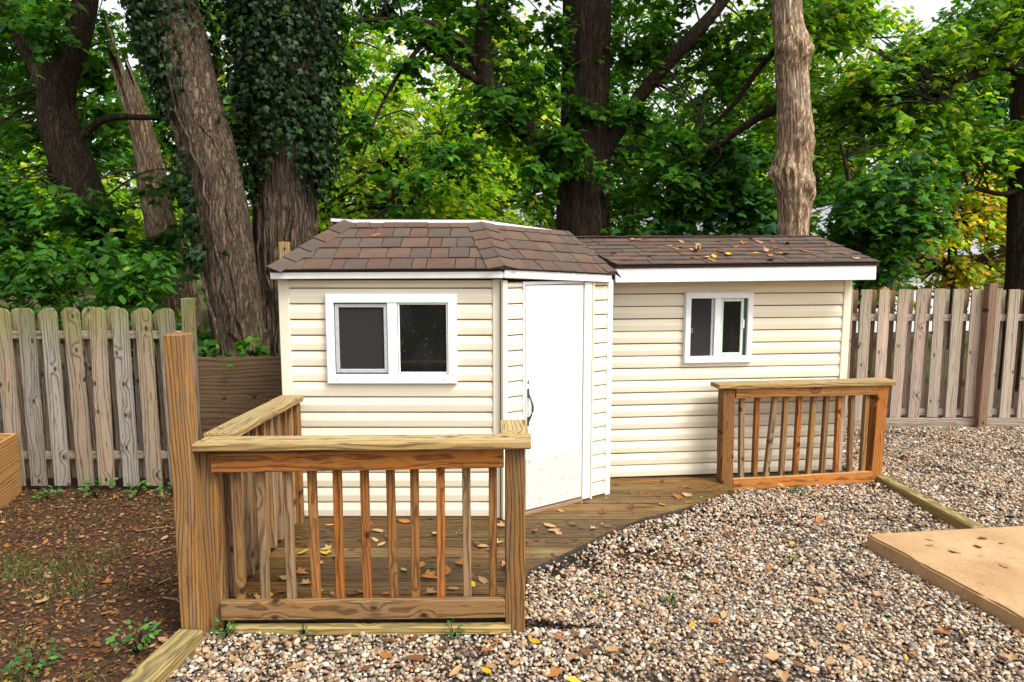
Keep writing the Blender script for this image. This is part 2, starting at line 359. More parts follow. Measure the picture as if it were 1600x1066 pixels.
def make_gravel():
    sp = .0130
    xs = np.arange(-1.45, 6.4, sp); ys = np.arange(1.9, 6.68, sp)
    X, Y = np.meshgrid(xs, ys); X = X.ravel(); Y = Y.ravel()
    X = X + RNG.uniform(-.007, .007, X.size); Y = Y + RNG.uniform(-.007, .007, Y.size)
    keep = X < (0.84 * Y + .45)                                   # a little past what a step to the side shows
    keep &= X > -1.40 + .045 * (Y - 2.9)
    ex = np.interp(Y, [2.9, 3.38, 3.72, 4.065, 4.284, 4.62], [.02, .066, .40, .732, 1.103, 1.52])
    keep &= ~((Y > 2.915) & (Y < 4.72) & (X < ex + .02))
    keep &= ~((Y > 4.72) & (X < 1.52)) & ~((Y > 4.775 + (X - 1.54) * .154) & (X < 2.70) & (Y < 6.0))
    keep &= ~((Y >= 6.0) & (X < 2.9))
    # slab
    sl = (X > 2.083 + (3.866 - Y) * .225 + .01) & (Y < 3.866 + (X - 2.083) * .123 - .01)
    keep &= ~sl
    thin = RNG.random(X.size) < np.where(Y > 5.2, .7, .88)
    X, Y = X[keep & thin], Y[keep & thin]
    und = np.sin(X * 4.1 + 1.3 * np.sin(Y * 3.3)) * np.sin(Y * 4.7 + 1.1 * np.sin(X * 2.9)) * .6 + .3 * np.sin(X * 11 + Y * 7)
    gx, gy = np.arange(-2, 7, .06), np.arange(1.5, 7, .06)
    gn = np.array([[noise.noise(Vector((x * 2.6 + 9, y * 2.6, 4))) + .5 * noise.noise(Vector((x * 7, y * 7, 1))) for x in gx] for y in gy])
    soil = gn[np.clip(((Y - 1.5) / .06).astype(int), 0, len(gy) - 1), np.clip(((X + 2) / .06).astype(int), 0, len(gx) - 1)]
    k2 = (soil < .28) | (RNG.random(X.size) < .38)
    X, Y, und = X[k2], Y[k2], und[k2]
    exx = np.interp(Y, [2.9, 3.38, 3.72, 4.065, 4.284, 4.62], [.02, .066, .40, .732, 1.103, 1.52])
    bank = np.clip(1 - (X - exx) / .45, 0, 1) * (Y > 2.95) * (Y < 5.2) * .058 + .012 * (Y > 4.3) * (Y < 5.0)
    bank[(X > 1.5) & (Y > 4.4)] = .02
    Z = -.014 + bank + .010 * und + RNG.uniform(-.008, .011, X.size)
    me = bpy.data.meshes.new('gravel'); me.vertices.add(len(X)); me.vertices.foreach_set('co', np.c_[X, Y, Z].astype(np.float32).ravel()); me.update()
    a = me.attributes.new('psize', 'FLOAT', 'POINT'); a.data.foreach_set('value', np.clip(RNG.lognormal(math.log(.0072), .36, X.size), .0035, .0165).astype(np.float32))
    me.materials.append(M_PEBBLE)
    o = tag(obj('gravel', me), 'loose tan and grey river gravel between deck and slab', 'gravel', kind='stuff')
    ng = bpy.data.node_groups.new('scatter_pebbles', 'GeometryNodeTree')
    ng.interface.new_socket('Geometry', in_out='INPUT', socket_type='NodeSocketGeometry'); ng.interface.new_socket('Geometry', in_out='OUTPUT', socket_type='NodeSocketGeometry')
    N, L = ng.nodes, ng.links
    gi, go = N.new('NodeGroupInput'), N.new('NodeGroupOutput')
    gti = N.new('GeometryNodeGeometryToInstance')
    for v in range(4):
        ico = N.new('GeometryNodeMeshIcoSphere'); ico.inputs['Radius'].default_value = 1; ico.inputs['Subdivisions'].default_value = 2 if v < 2 else 1
        sp_ = N.new('GeometryNodeSetPosition'); nz = N.new('ShaderNodeTexNoise'); nz.noise_dimensions = '4D'
        nz.inputs['W'].default_value = v * 7.3; nz.inputs['Scale'].default_value = .9; nz.inputs['Detail'].default_value = 1
        sb = N.new('ShaderNodeVectorMath'); sb.operation = 'SUBTRACT'; sb.inputs[1].default_value = (.5, .5, .5)
        sc = N.new('ShaderNodeVectorMath'); sc.operation = 'SCALE'; sc.inputs['Scale'].default_value = 1.3
        L.new(nz.outputs['Color'], sb.inputs[0]); L.new(sb.outputs[0], sc.inputs[0]); L.new(sc.outputs[0], sp_.inputs['Offset'])
        L.new(ico.outputs['Mesh'], sp_.inputs['Geometry'])
        sm = N.new('GeometryNodeSetShadeSmooth'); L.new(sp_.outputs[0], sm.inputs[0])
        mt = N.new('GeometryNodeSetMaterial'); mt.inputs['Material'].default_value = M_PEBBLE; L.new(sm.outputs[0], mt.inputs[0])
        L.new(mt.outputs[0], gti.inputs[0])
    iop = N.new('GeometryNodeInstanceOnPoints'); iop.inputs['Pick Instance'].default_value = True
    ri = N.new('FunctionNodeRandomValue'); ri.data_type = 'INT'; ri.inputs[4].default_value = 0; ri.inputs[5].default_value = 3
    rr = N.new('FunctionNodeRandomValue'); rr.data_type = 'FLOAT_VECTOR'; rr.inputs[0].default_value = (-.5, -.5, 0); rr.inputs[1].default_value = (.5, .5, 6.28)
    rs = N.new('FunctionNodeRandomValue'); rs.data_type = 'FLOAT_VECTOR'; rs.inputs[0].default_value = (.85, .75, .5); rs.inputs[1].default_value = (1.45, 1.1, .8)
    at = N.new('GeometryNodeInputNamedAttribute'); at.data_type = 'FLOAT'; at.inputs['Name'].default_value = 'psize'
    ms = N.new('ShaderNodeVectorMath'); ms.operation = 'SCALE'
    L.new(rs.outputs[0], ms.inputs[0]); L.new(at.outputs['Attribute'], ms.inputs['Scale'])
    L.new(gi.outputs[0], iop.inputs['Points']); L.new(gti.outputs[0], iop.inputs['Instance'])
    L.new(ri.outputs[2], iop.inputs['Instance Index']); L.new(rr.outputs[0], iop.inputs['Rotation']); L.new(ms.outputs[0], iop.inputs['Scale'])
    L.new(iop.outputs[0], go.inputs[0])
    md = o.modifiers.new('scatter', 'NODES'); md.node_group = ng
make_gravel()

# ------------------------------------------------------------------ deck
DZ = .06
deck = thing('deck', (-.4, 3.6, 0), 'low weathered wooden deck of lengthwise boards before the sheds', 'deck')
def deck_plank(x0a, x0b, x1a, x1b, y0, y1):
    """a board between y0 and y1; left end x0a->x0b, right end x1a->x1b"""
    c = Vector(((x0a + x1a) / 2, (y0 + y1) / 2, DZ - .014 + random.uniform(-.0015, .0015)))
    poly = [(x0a - c.x, y0 - c.y), (x1a - c.x, y0 - c.y), (x1b - c.x, y1 - c.y), (x0b - c.x, y1 - c.y)]
    R = Matrix.Rotation(random.uniform(-.002, .002), 4, 'Z')
    return obj('deck_board', prism_mesh('deck_board', poly, .028, M_DECK), deck, Matrix.Translation(c) @ R)
y = 3.0; PW = .138
while y < 5.02:
    y1 = y + PW - .007
    if y < 4.60:
        ra, rb = deck_edge_x(y), deck_edge_x(y1)
    elif y < 4.74: ra = rb = 1.57
    else: ra, rb = (min(2.62, 1.57 + max(0., q - 4.80) / .154) for q in (y, y1))
    if y1 < 4.14: la = lb = -1.33
    elif y < 4.14: la, lb = -1.33, -.10
    else:
        la = -.06 + (y - 4.10) * 1.486 - .1; lb = la + .2
        if y > 4.58: la = lb = .66
    if ra - la > .12: deck_plank(la, lb, ra, rb, y, y1)
    y += PW
# rim strips along the curved edge and the front
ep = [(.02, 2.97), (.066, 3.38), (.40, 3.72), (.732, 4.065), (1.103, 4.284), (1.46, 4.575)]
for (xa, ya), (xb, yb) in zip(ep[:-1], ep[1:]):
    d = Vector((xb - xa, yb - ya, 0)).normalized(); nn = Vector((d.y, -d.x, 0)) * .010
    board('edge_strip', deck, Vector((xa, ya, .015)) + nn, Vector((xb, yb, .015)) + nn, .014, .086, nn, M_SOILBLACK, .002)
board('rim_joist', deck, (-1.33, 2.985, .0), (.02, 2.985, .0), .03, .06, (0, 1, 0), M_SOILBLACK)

# ------------------------------------------------------------------ sheds
def siding_profile(name, L, h, mat):
    """one Dutch-lap course: local X along the wall, Y outward (negative = outward), Z up from 0 to h"""
    pr = [(0.012, .0065), (-.0085, .0065), (-.0105, .011), (-.0145, h * .50), (-.0140, h * .56), (-.0045, h * .985), (0.012, h * 1.0)]  # slit at the foot lets the dark shade-coloured backing show
    n = len(pr)
    v = [(-L / 2, y, z) for y, z in pr] + [(L / 2, y, z) for y, z in pr]
    f = [(i, i + n, i + 1 + n, i + 1) for i in range(n - 1)] + [tuple(range(n)), tuple(range(2 * n - 1, n - 1, -1)), (n - 1, 2 * n - 1, n, 0)]
    return mesh_of(name, v, f, mat)
def wall_courses(parent, A, e, t0, t1, z0, z1, h, mat=None):
    mat = mat or M_SIDING
    e = Vector((e[0], e[1], 0)).normalized(); inn = Vector((-e.y, e.x, 0))
    A = Vector((A[0], A[1], 0)); z = z0; cache = {}
    while z < z1 - .005:
        hh = min(h, z1 - z)
        k = round(hh, 4)
        if k not in cache: cache[k] = siding_profile('siding_board', t1 - t0, hh, mat)
        M = Matrix((e, inn, Vector((0, 0, 1)))).transposed().to_4x4()
        M.translation = A + e * ((t0 + t1) / 2) + Vector((0, 0, z)) + inn * random.uniform(-.0006, .0006)
        M = M @ Matrix.Rotation(random.uniform(-.0016, .0016), 4, 'Y')
        obj('siding_board', cache[k], parent, M); z += h
def local_frame(A, e):
    e = Vector((e[0], e[1], 0)).normalized(); n = Vector((e.y, -e.x, 0)); A = Vector((A[0], A[1], 0))
    return lambda t, d, z: A + e * t + n * d + Vector((0, 0, z)), e, n     # d = outward

def ring_frame(name, parent, P, e, n, t0, t1, z0, z1, w, d0, d1, mat, wb=None):
    """rectangular frame: four bevelled bars joined in one mesh"""
    bm = bmesh.new(); wb = wb or w
    def bar(a0, a1, b0, b1):
        r = bmesh.ops.create_cube(bm, size=1)['verts']
        bmesh.ops.scale(bm, vec=(a1 - a0, d1 - d0, b1 - b0), verts=r)
        bmesh.ops.translate(bm, vec=((a0 + a1) / 2, -(d0 + d1) / 2, (b0 + b1) / 2), verts=r)
    bar(t0, t0 + w, z0, z1); bar(t1 - w, t1, z0, z1); bar(t0 + w, t1 - w, z1 - w, z1); bar(t0 + w, t1 - w, z0, z0 + wb)
    bmesh.ops.bevel(bm, geom=bm.edges[:], offset=.0025, segments=1, affect='EDGES')
    me = bpy.data.meshes.new(name); bm.to_mesh(me); bm.free(); me.materials.append(mat)
    M = Matrix((e, -n, Vector((0, 0, 1)))).transposed().to_4x4(); M.translation = P(0, 0, 0)
    return obj(name, me, parent, M)
def panel(name, parent, P, e, n, t0, t1, z0, z1, d0, d1, mat, bev=.002):
    return board(name, parent, P(t0, (d0 + d1) / 2, (z0 + z1) / 2), P(t1, (d0 + d1) / 2, (z0 + z1) / 2), z1 - z0, d1 - d0, (0, 0, 1), mat, bev)

# ---- left shed
SA = (-1.41, 4.14); SB = (-.06, 4.10 + .04); SC = (.668, 4.59)
shed = thing('corner_shed', (-.7, 4.9, 0), 'cream corner shed with hipped roof, wide window and diagonal white door', 'shed')
core = obj('wall_core', prism_mesh('wall_core', [(-.69, -.74), (.64, -.74), (1.33, -.28), (1.33, .6), (-.69, .6)], 1.52, M_ROOFDECK_GAPSHADE), shed, Matrix.Translation((-.72, 4.9, .82)))
wf = obj('front_wall', box_mesh('front_wall', 1.33, .02, 1.49, M_ROOFDECK_GAPSHADE, .002), shed, Matrix.Translation((-.735, 4.163, .805)))  # dark backing stands in for shade in the slits between courses
P, e, n = local_frame(SA, (1, 0))
wall_courses(wf, SA, (1, 0), .062, 1.292, .062, 1.545, .0955)
panel('corner_trim', wf, P, e, n, 0, .062, .06, 1.55, -.06, .020, M_TRIM, .004)
panel('corner_trim', wf, P, e, n, 1.292, 1.35, .06, 1.55, -.03, .020, M_TRIM, .004)
panel('bottom_shadow_strip', wf, P, e, n, .062, 1.292, .048, .064, -.01, .010, M_ROOFDECK_GAPSHADE)
# window of the left shed
win = obj('window', box_mesh('window', .78, .02, .52, M_SCREEN, .002), shed, Matrix.Translation((-.731, 4.133, 1.188)))
t = lambda x: x - SA[0]
ring_frame('window_frame', win, P, e, n, t(-1.122), t(-.340), .919, 1.458, .047, .010, .042, M_FRAME, .056)
ring_frame('outer_flange', win, P, e, n, t(-1.128), t(-.334), .913, 1.464, .014, .008, .030, M_FRAME)
panel('mullion', win, P, e, n, t(-.752), t(-.693), .975, 1.411, .012, .038, M_FRAME)
ring_frame('screen_frame', win, P, e, n, t(-1.070), t(-.754), .984, 1.404, .022, .014, .030, M_GREYFRAME)
panel('screen', win, P, e, n, t(-1.047), t(-.777), 1.007, 1.381, .016, .020, M_SCREEN, 0)
ring_frame('sash', win, P, e, n, t(-.690), t(-.388), .978, 1.409, .010, .016, .032, M_FRAME)
panel('pane', win, P, e, n, t(-.680), t(-.398), .988, 1.399, .016, .022, M_GLASS, 0)
for tx in (-1.06, -.41): panel('weep_slot', win, P, e, n, t(tx) - .012, t(tx) + .012, .941, .946, .041, .0435, M_GREYFRAME, 0)
# diagonal door wall
DAe = Vector((SC[0] - (-.06), SC[1] - 4.10, 0)); DL = DAe.length; DA = (-.06, 4.10)
P2, e2, n2 = local_frame(DA, DAe)
wd = obj('diagonal_wall', box_mesh('diagonal_wall', DL, .02, 1.48, M_ROOFDECK_GAPSHADE, .002), shed, frame_of(P2(0, -.023, .80), P2(DL, -.023, .80), tuple(-n2))[0])  # backing coloured dark to draw the shade lines of the siding
T = lambda f: f * DL
wall_courses(wd, DA, DAe, T(.035), T(.165), .062, 1.53, .0955)
wall_courses(wd, DA, DAe, T(.80), T(.95), .062, 1.53, .0955)
panel('corner_trim', wd, P2, e2, n2, T(-.005), T(.035), .06, 1.545, -.01, .018, M_TRIM, .004)
panel('corner_trim', wd, P2, e2, n2, T(.95), T(1.0), .05, 1.54, -.03, .020, M_WHITE, .004)
panel('door_jamb', wd, P2, e2, n2, T(.712), T(.785), .07, 1.525, .0, .026, M_WHITE, .003)
panel('jamb_edge', wd, P2, e2, n2, T(.785), T(.80), .06, 1.53, .0, .034, M_TRIM, .003)
panel('door_header', wd, P2, e2, n2, T(.165), T(.712), 1.515, 1.535, .0, .016, M_WHITE, .002)
panel('door_edge_trim', wd, P2, e2, n2, T(.165), T(.178), .07, 1.515, .0, .020, M_WHITE, .002)
panel('door_sill', wd, P2, e2, n2, T(.165), T(.71), .058, .082, -.01, .030, M_FENCE_BROWN, .003)
door = panel('door', shed, P2, e2, n2, T(.184), T(.704), .088, 1.510, .004, .020, M_DOOR, .003)
panel('kick_plate', door, P2, e2, n2, T(.186), T(.702), .094, .425, .020, .0245, M_KICK, .001)
for tx in (.21, .45, .68):
    for zz_ in (.12, .40): panel('kick_screw', door, P2, e2, n2, T(tx) - .003, T(tx) + .003, zz_ - .003, zz_ + .003, .0245, .026, M_IRON, 0)
def tube(path, radii, nseg=10, closed=False):
    path = [Vector(p) for p in path]; V = []; F = []
    up = Vector((0, 0, 1))
    for i, p in enumerate(path):
        d = (path[min(i + 1, len(path) - 1)] - path[max(i - 1, 0)]).normalized()
        a = d.cross(up if abs(d.z) < .95 else Vector((1, 0, 0))).normalized(); b = d.cross(a)
        for j in range(nseg):
            th = 2 * math.pi * j / nseg; V.append(p + (a * math.cos(th) + b * math.sin(th)) * radii[i])
    for i in range(len(path) - 1):
        for j in range(nseg):
            k = (j + 1) % nseg; F.append((i * nseg + j, i * nseg + k, (i + 1) * nseg + k, (i + 1) * nseg + j))
    F.append(tuple(range(nseg - 1, -1, -1))); F.append(tuple(range((len(path) - 1) * nseg, len(path) * nseg)))
    return V, F
hp = [P2(T(.205), .022 + .034 * math.sin(math.pi * s), .665 + .175 * s) + e2 * .010 * math.sin(math.pi * s) for s in np.linspace(0, 1, 12)]
V_, F_ = tube(hp, [.008, .007, .006, .0065, .0075, .008, .008, .0075, .0065, .006, .007, .008], 8)
hd = obj('handle', mesh_of('handle', V_, F_, M_IRON, True), door)
for zc in (.665, .845): panel('handle_plate', door, P2, e2, n2, T(.196), T(.214), zc - .03, zc + .028, .020, .025, M_IRON, .002)
panel('latch', door, P2, e2, n2, T(.200), T(.207), .90, .925, .020, .028, M_IRON, .002)

# ---- shingled facets
def clip(poly, a, b, c):
    out = []
    for i in range(len(poly)):
        p, q = poly[i], poly[(i + 1) % len(poly)]
        dp, dq = a * p[0] + b * p[1] - c, a * q[0] + b * q[1] - c
        if dp >= 0: out.append(p)
        if (dp >= 0) != (dq >= 0):
            s = dp / (dp - dq); out.append((p[0] + (q[0] - p[0]) * s, p[1] + (q[1] - p[1]) * s))
    return out
def shingle_facet(roof, EL, ER, TR, TL, expo=.127, wmin=.075, wmax=.17, over=.012):
    EL, ER, TR, TL = map(Vector, (EL, ER, TR, TL))
    ux = (ER - EL).normalized(); nz = (ER - EL).cross(TL - EL).normalized(); vy = nz.cross(ux)
    loc = lambda p: ((p - EL).dot(ux), (p - EL).dot(vy))
    quad = [loc(EL), loc(ER), loc(TR), loc(TL)]
    # underlayment
    quad_slab('roof_underlayment', [EL, ER, TR, TL], .02, M_ROOFDECK_GAPSHADE, roof)
    H = max(q[1] for q in quad); X0 = min(q[0] for q in quad) - .2; X1 = max(q[0] for q in quad) + .2
    v = -over; row = 0
    while v < H - .01:
        v1 = min(v + expo, H); x = X0 + (row % 2) * .06 + random.uniform(0, .08)
        while x < X1:
            w = random.uniform(wmin, wmax); g = .0025
            poly = [(x + g, v), (x + w - g, v), (x + w - g, v1 + .012), (x + g, v1 + .012)]
            for i in range(4):
                p, q = quad[i], quad[(i + 1) % 4]
                a, b = -(q[1] - p[1]), q[0] - p[0]; ln = math.hypot(a, b)
                if ln < 1e-6: continue
                c = a * p[0] + b * p[1] - (over * ln if i == 0 else 0)
                poly = clip(poly, a, b, c)
                if len(poly) < 3: break
            if len(poly) >= 3 and (max(p[0] for p in poly) - min(p[0] for p in poly)) > .012:
                cx = sum(p[0] for p in poly) / len(poly); cy = sum(p[1] for p in poly) / len(poly)
                thick = random.choice((.005, .0065, .0085))
                def hgt(yy): return .003 + thick + .007 * (1 - (yy - v) / expo)
                N_ = len(poly)
                vv = [(px - cx, py - cy, hgt(py)) for px, py in poly] + [(px - cx, py - cy, hgt(py) - thick) for px, py in poly]
                ff = [tuple(range(N_)), tuple(range(2 * N_ - 1, N_ - 1, -1))] + [(i, i + N_, (i + 1) % N_ + N_, (i + 1) % N_) for i in range(N_)]
                M = Matrix((ux, vy, nz)).transposed().to_4x4(); M.translation = EL + ux * cx + vy * cy
                obj('shingle', mesh_of('shingle', vv, ff, M_SHINGLE), roof, M)
            x += w
        v = v1; row += 1
def hip_caps(roof, E0, T0, inA, inB, n, wid=.10):
    """folded cap shingles along the hip from E0 (low) to T0 (high); inA, inB lie in the two facets"""
    E0, T0 = Vector(E0), Vector(T0); d = (T0 - E0); L = d.length; d.normalize()
    wa = Vector(inA); wa = (wa - d * wa.dot(d)).normalized(); wb = Vector(inB); wb = (wb - d * wb.dot(d)).normalized()
    up = -(wa + wb)
    up = Vector((0, 0, 1)) if up.length < .05 else (up.normalized() if up.z > 0 else -up.normalized())
    for i in range(n):
        s0, s1 = L * i / n - .006, L * (i + 1) / n + .012
        h0, h1 = .028, .019
        c = E0 + d * ((s0 + s1) / 2)
        rows = []
        for s, h in ((s0, h0), (s1, h1)):
            b = E0 + d * s + up * h - c
            rows.append([b + wa * wid - up * .004, b + wa * .02, b + up * .004, b + wb * .02, b + wb * wid - up * .004])
        lo = [[p - up * .007 for p in r] for r in rows]
        V = rows[0] + rows[1] + lo[0] + lo[1]
        F = [(j, j + 1, 5 + j + 1, 5 + j) for j in range(4)] + [(10 + j + 1, 10 + j, 15 + j, 15 + j + 1) for j in range(4)]
        F += [(j + 1, j, 10 + j, 10 + j + 1) for j in range(4)] + [(5 + j, 6 + j, 16 + j, 15 + j) for j in range(4)] + [(0, 5, 15, 10), (9, 4, 14, 19)]
        obj('hip_cap', mesh_of('hip_cap', V, F, M_SHINGLE), roof, Matrix.Translation(c))
roof = obj('roof', prism_mesh('roof', [(-.30, -.36), (.52, -.36), (1.10, .03), (1.10, .6), (-.30, .6)], .03, M_ROOFDECK_GAPSHADE), shed, Matrix.Translation((-.72, 4.93, 1.845)))
E0 = (-1.425, 4.045, 1.605); E1 = (-.05, 4.045, 1.612); E2 = (.672, 4.53, 1.572); E00 = (-1.425, 5.6, 1.605)
T0 = (-1.10, 4.545, 1.905); T1 = (-.205, 4.545, 1.902); T2 = (.395, 4.945, 1.842); T00 = (-1.10, 5.5, 1.905)
shingle_facet(roof, E0, E1, T1, T0)
shingle_facet(roof, E1, E2, T2, T1)
quad_slab('roof_underlayment', [E00, E0, T0, T00], .02, M_SHINGLE, roof)
E3 = (.70, 5.5, 1.56); T3 = (.42, 5.5, 1.84)
quad_slab('roof_underlayment', [E2, E3, T3, T2], .02, M_SHINGLE, roof)
fr_in = (Vector(T1) + Vector(T0)) / 2 - (Vector(E0) + Vector(E1)) / 2
hip_caps(roof, E0, T0, (1, 0, 0), (0, 1, 0), 5, .095)
hip_caps(roof, E1, T1, (-1, 0, 0), (.83, .557, -.04), 5, .10)
hip_caps(roof, E2, T2, (-.83, -.557, .04), (0.05, 1, 0), 5, .075)
# white drip edge on the top, fascia below the eave
tp = [(-1.20, 4.59, 1.930), (-1.04, 4.535, 1.918), (-.205, 4.530, 1.916), (.385, 4.925, 1.857)]
for a, b in zip(tp[:-1], tp[1:]):
    d = (Vector(b) - Vector(a)).normalized()
    board('drip_edge', roof, a, b, .022, .012, (0, 0, 1), M_FRAME, .002)
    off = Vector((-d.y, d.x, 0)) * .03 + Vector((0, 0, .013))
    board('cap_felt', roof, Vector(a) + off, Vector(b) + off, .07, .006, (-d.y, d.x, 0), M_ROOFDECK_GAPSHADE, .001)
board('fascia', roof, (-1.43, 4.062, 1.578), (-.052, 4.062, 1.584), .050, .018, (0, 0, 1), M_WHITE)
d3 = Vector((.83, .557, 0))
board('fascia', roof, Vector((-.048, 4.056, 1.586)), Vector((.655, 4.53, 1.545)), .050, .018, (0, 0, 1), M_WHITE)
board('fascia', roof, (-1.42, 4.08, 1.578), (-1.42, 5.5, 1.578), .050, .018, (0, 0, 1), M_WHITE)
quad_slab('soffit', [(-1.42, 4.07, 1.556), (-.06, 4.07, 1.560), (-.06, 4.16, 1.560), (-1.42, 4.16, 1.556)][::-1], .006, M_TRIM, roof)
quad_slab('soffit', [(-.05, 4.065, 1.558), (.65, 4.535, 1.522), (.60, 4.62, 1.522), (-.11, 4.15, 1.558)][::-1], .006, M_TRIM, roof)

# ---- right shed
RA = Vector((.70, 4.905, 0)); re = Vector((1.825, .195, 0)).normalized()
shed2 = thing('long_shed', (1.6, 5.5, 0), 'cream long shed with low shingled roof and small sliding window', 'shed')
P3, e3, n3 = local_frame((RA.x, RA.y), re)
RL = 1.835
def on3(t, d, z): return P3(t, d, z)
pts = [on3(0.02, -.03, .04), on3(RL - .02, -.03, .04), on3(RL - .02, -1.2, .04), on3(.02, -1.2, .04)]
V_ = [Vector(p) for p in pts] + [Vector(p) + Vector((0, 0, 1.5)) for p in pts]
obj('wall_core', mesh_of('wall_core', V_, [(3, 2, 1, 0), (4, 5, 6, 7), (0, 1, 5, 4), (1, 2, 6, 5), (2, 3, 7, 6), (3, 0, 4, 7)], M_TRIM), shed2)
wr = obj('front_wall', box_mesh('front_wall', RL - .04, .02, 1.46, M_ROOFDECK_GAPSHADE, .002), shed2, frame_of(on3(.02, -.024, .79), on3(RL - .02, -.024, .79), tuple(-n3))[0])  # dark colour here paints shade into the gaps between siding courses
wall_courses(wr, RA, re, 0.0, RL - .062, .065, 1.52, .0905)
panel('corner_trim', wr, P3, e3, n3, RL - .062, RL, .055, 1.53, -.05, .020, M_TRIM, .004)
wall_courses(wr, (on3(RL, -.06, 0)).to_2d(), (-re.y, re.x), 0, 1.1, .065, 1.52, .0905)
def t3(x): return (x - RA.x) / re.x
w2 = panel('window', shed2, P3, e3, n3, t3(1.262), t3(1.745), .93, 1.42, .004, .014, M_SCREEN)
a0, a1 = t3(1.252), t3(1.758)
ring_frame('window_frame', w2, P3, e3, n3, a0, a1, .921, 1.431, .040, .010, .042, M_FRAME, .048)
ring_frame('outer_flange', w2, P3, e3, n3, a0 - .006, a1 + .006, .915, 1.437, .014, .008, .028, M_FRAME)
mid = a0 + .262 * .93
panel('mullion', w2, P3, e3, n3, mid - .024, mid + .022, .969, 1.391, .012, .038, M_FRAME)
panel('screen', w2, P3, e3, n3, a0 + .042, mid - .046, .971, 1.389, .014, .020, M_SCREEN, 0)
panel('screen_rail', w2, P3, e3, n3, mid - .046, mid - .026, .969, 1.391, .014, .026, M_GREYFRAME)
ring_frame('screen_pull', w2, P3, e3, n3, a0 + .045, a0 + .061, 1.14, 1.175, .004, .020, .025, M_GREYFRAME)
ring_frame('sash', w2, P3, e3, n3, mid + .024, a1 - .068, .972, 1.388, .020, .015, .030, M_GREENSASH)
panel('pane', w2, P3, e3, n3, mid + .034, a1 - .088, .990, 1.370, .016, .021, M_GLASS, 0)
panel('sash_track', w2, P3, e3, n3, a1 - .066, a1 - .042, .969, 1.391, .012, .020, M_IRON)
panel('sash_latch', w2, P3, e3, n3, a1 - .072, a1 - .060, 1.17, 1.235, .020, .034, M_FRAME)
for tx in (a0 + .06, a1 - .06): panel('weep_slot', w2, P3, e3, n3, tx - .009, tx + .009, .940, .944, .041, .0435, M_GREYFRAME, 0)
roof2 = obj('roof', box_mesh('roof', RL + .02, .4, .03, M_ROOFDECK_GAPSHADE), shed2, frame_of(on3(.0, -.55, 1.60), on3(RL + .02, -.55, 1.60), tuple(-n3))[0])
r_el, r_er = on3(-.02, .235, 1.628), on3(RL + .055, .235, 1.648); r_tr, r_tl = on3(RL + .055, -.62, 1.852), on3(-.22, -.62, 1.838)
shingle_facet(roof2, r_el, r_er, r_tr, r_tl, .117, .10, .24)
quad_slab('roof_underlayment', [r_tl, r_tr, on3(RL + .055, -1.4, 1.62), on3(-.2, -1.4, 1.61)], .02, M_SHINGLE, roof2)
board('fascia', roof2, on3(-.02, .215, 1.566), on3(RL + .045, .215, 1.581), .108, .018, (0, 0, 1), M_WHITE)
board('rake_board', roof2, on3(RL + .042, .205, 1.585), on3(RL + .042, -.62, 1.785), .09, .018, (0, 0, 1), M_WHITE)
quad_slab('soffit', [on3(-.02, .205, 1.515), on3(-.02, -.02, 1.53), on3(RL + .03, -.02, 1.54), on3(RL + .03, .205, 1.53)], .006, M_TRIM, roof2)
for i in range(13):
    s0 = i / 13; pa = r_tl.lerp(r_tr, s0) ; pb = r_tl.lerp(r_tr, s0 + 1 / 13 + .004)
    M_, L_ = frame_of(pa + Vector((0, 0, .016)), pb + Vector((0, 0, .011)), tuple(-n3))
    obj('ridge_cap', box_mesh('ridge_cap', L_, .15, .007, M_SHINGLE, .001), roof2, M_)

# ------------------------------------------------------------------ railings
rail = thing('deck_railing', (-.65, 2.95, 0), 'three-sided orange-brown wooden railing round the deck in front of the corner shed', 'railing')
def post(parent, x, y, z0, z1, mat, w=.089, name='post', lean=(0, 0)):
    return board(name, parent, (x, y, z0), (x + lean[0], y + lean[1], z1), w, w, (1, 0, 0), mat, .005)
post(rail, -1.368, 2.995, -.03, .812, M_POST); post(rail, .013, 2.965, -.03, .842, M_POST)
post(rail, .013, 3.20, .0, .848, M_POST, .06); post(rail, -1.318, 4.06, .0, .80, M_RAIL, .06)
# top rail, bottom rail, sill board, cap of the front side
board('top_rail', rail, (-1.330, 2.940, .774), (-.036, 2.925, .802), .088, .036, (0, 0, 1), M_RAIL)
board('bottom_rail', rail, (-1.318, 2.940, .086), (-.030, 2.93, .104), .088, .036, (0, 0, 1), M_BALUSTER)
board('sill_board', rail, (-1.29, 2.925, -.002), (-.005, 2.915, .012), .05, .035, (0, 1, 0), M_TIMBER)
board('cap_rail', rail, (-1.392, 2.955, .853), (.084, 2.935, .872), .14, .036, (0, 1, 0), M_RAILTOP, .006)
for i in range(11):
    f = i / 10; x = -1.242 + f * (1.242 - .088) + random.uniform(-.004, .004)
    board('baluster', rail, (x + random.uniform(-.006, .006), 2.975, .105), (x, 2.972, .770 + .018 * f), .036, .036, (1, 0, 0), M_RAIL if random.random() < .45 else M_BALUSTER, .003)
for sx_, sz_ in ((-1.31, .795), (-1.30, .757), (-.055, .82), (-.06, .785)):
    board('screw', rail, (sx_, 2.9225 if sx_ < -1 else 2.9085, sz_), (sx_, 2.9195 if sx_ < -1 else 2.9055, sz_), .008, .008, (1, 0, 0), M_IRON, .002)
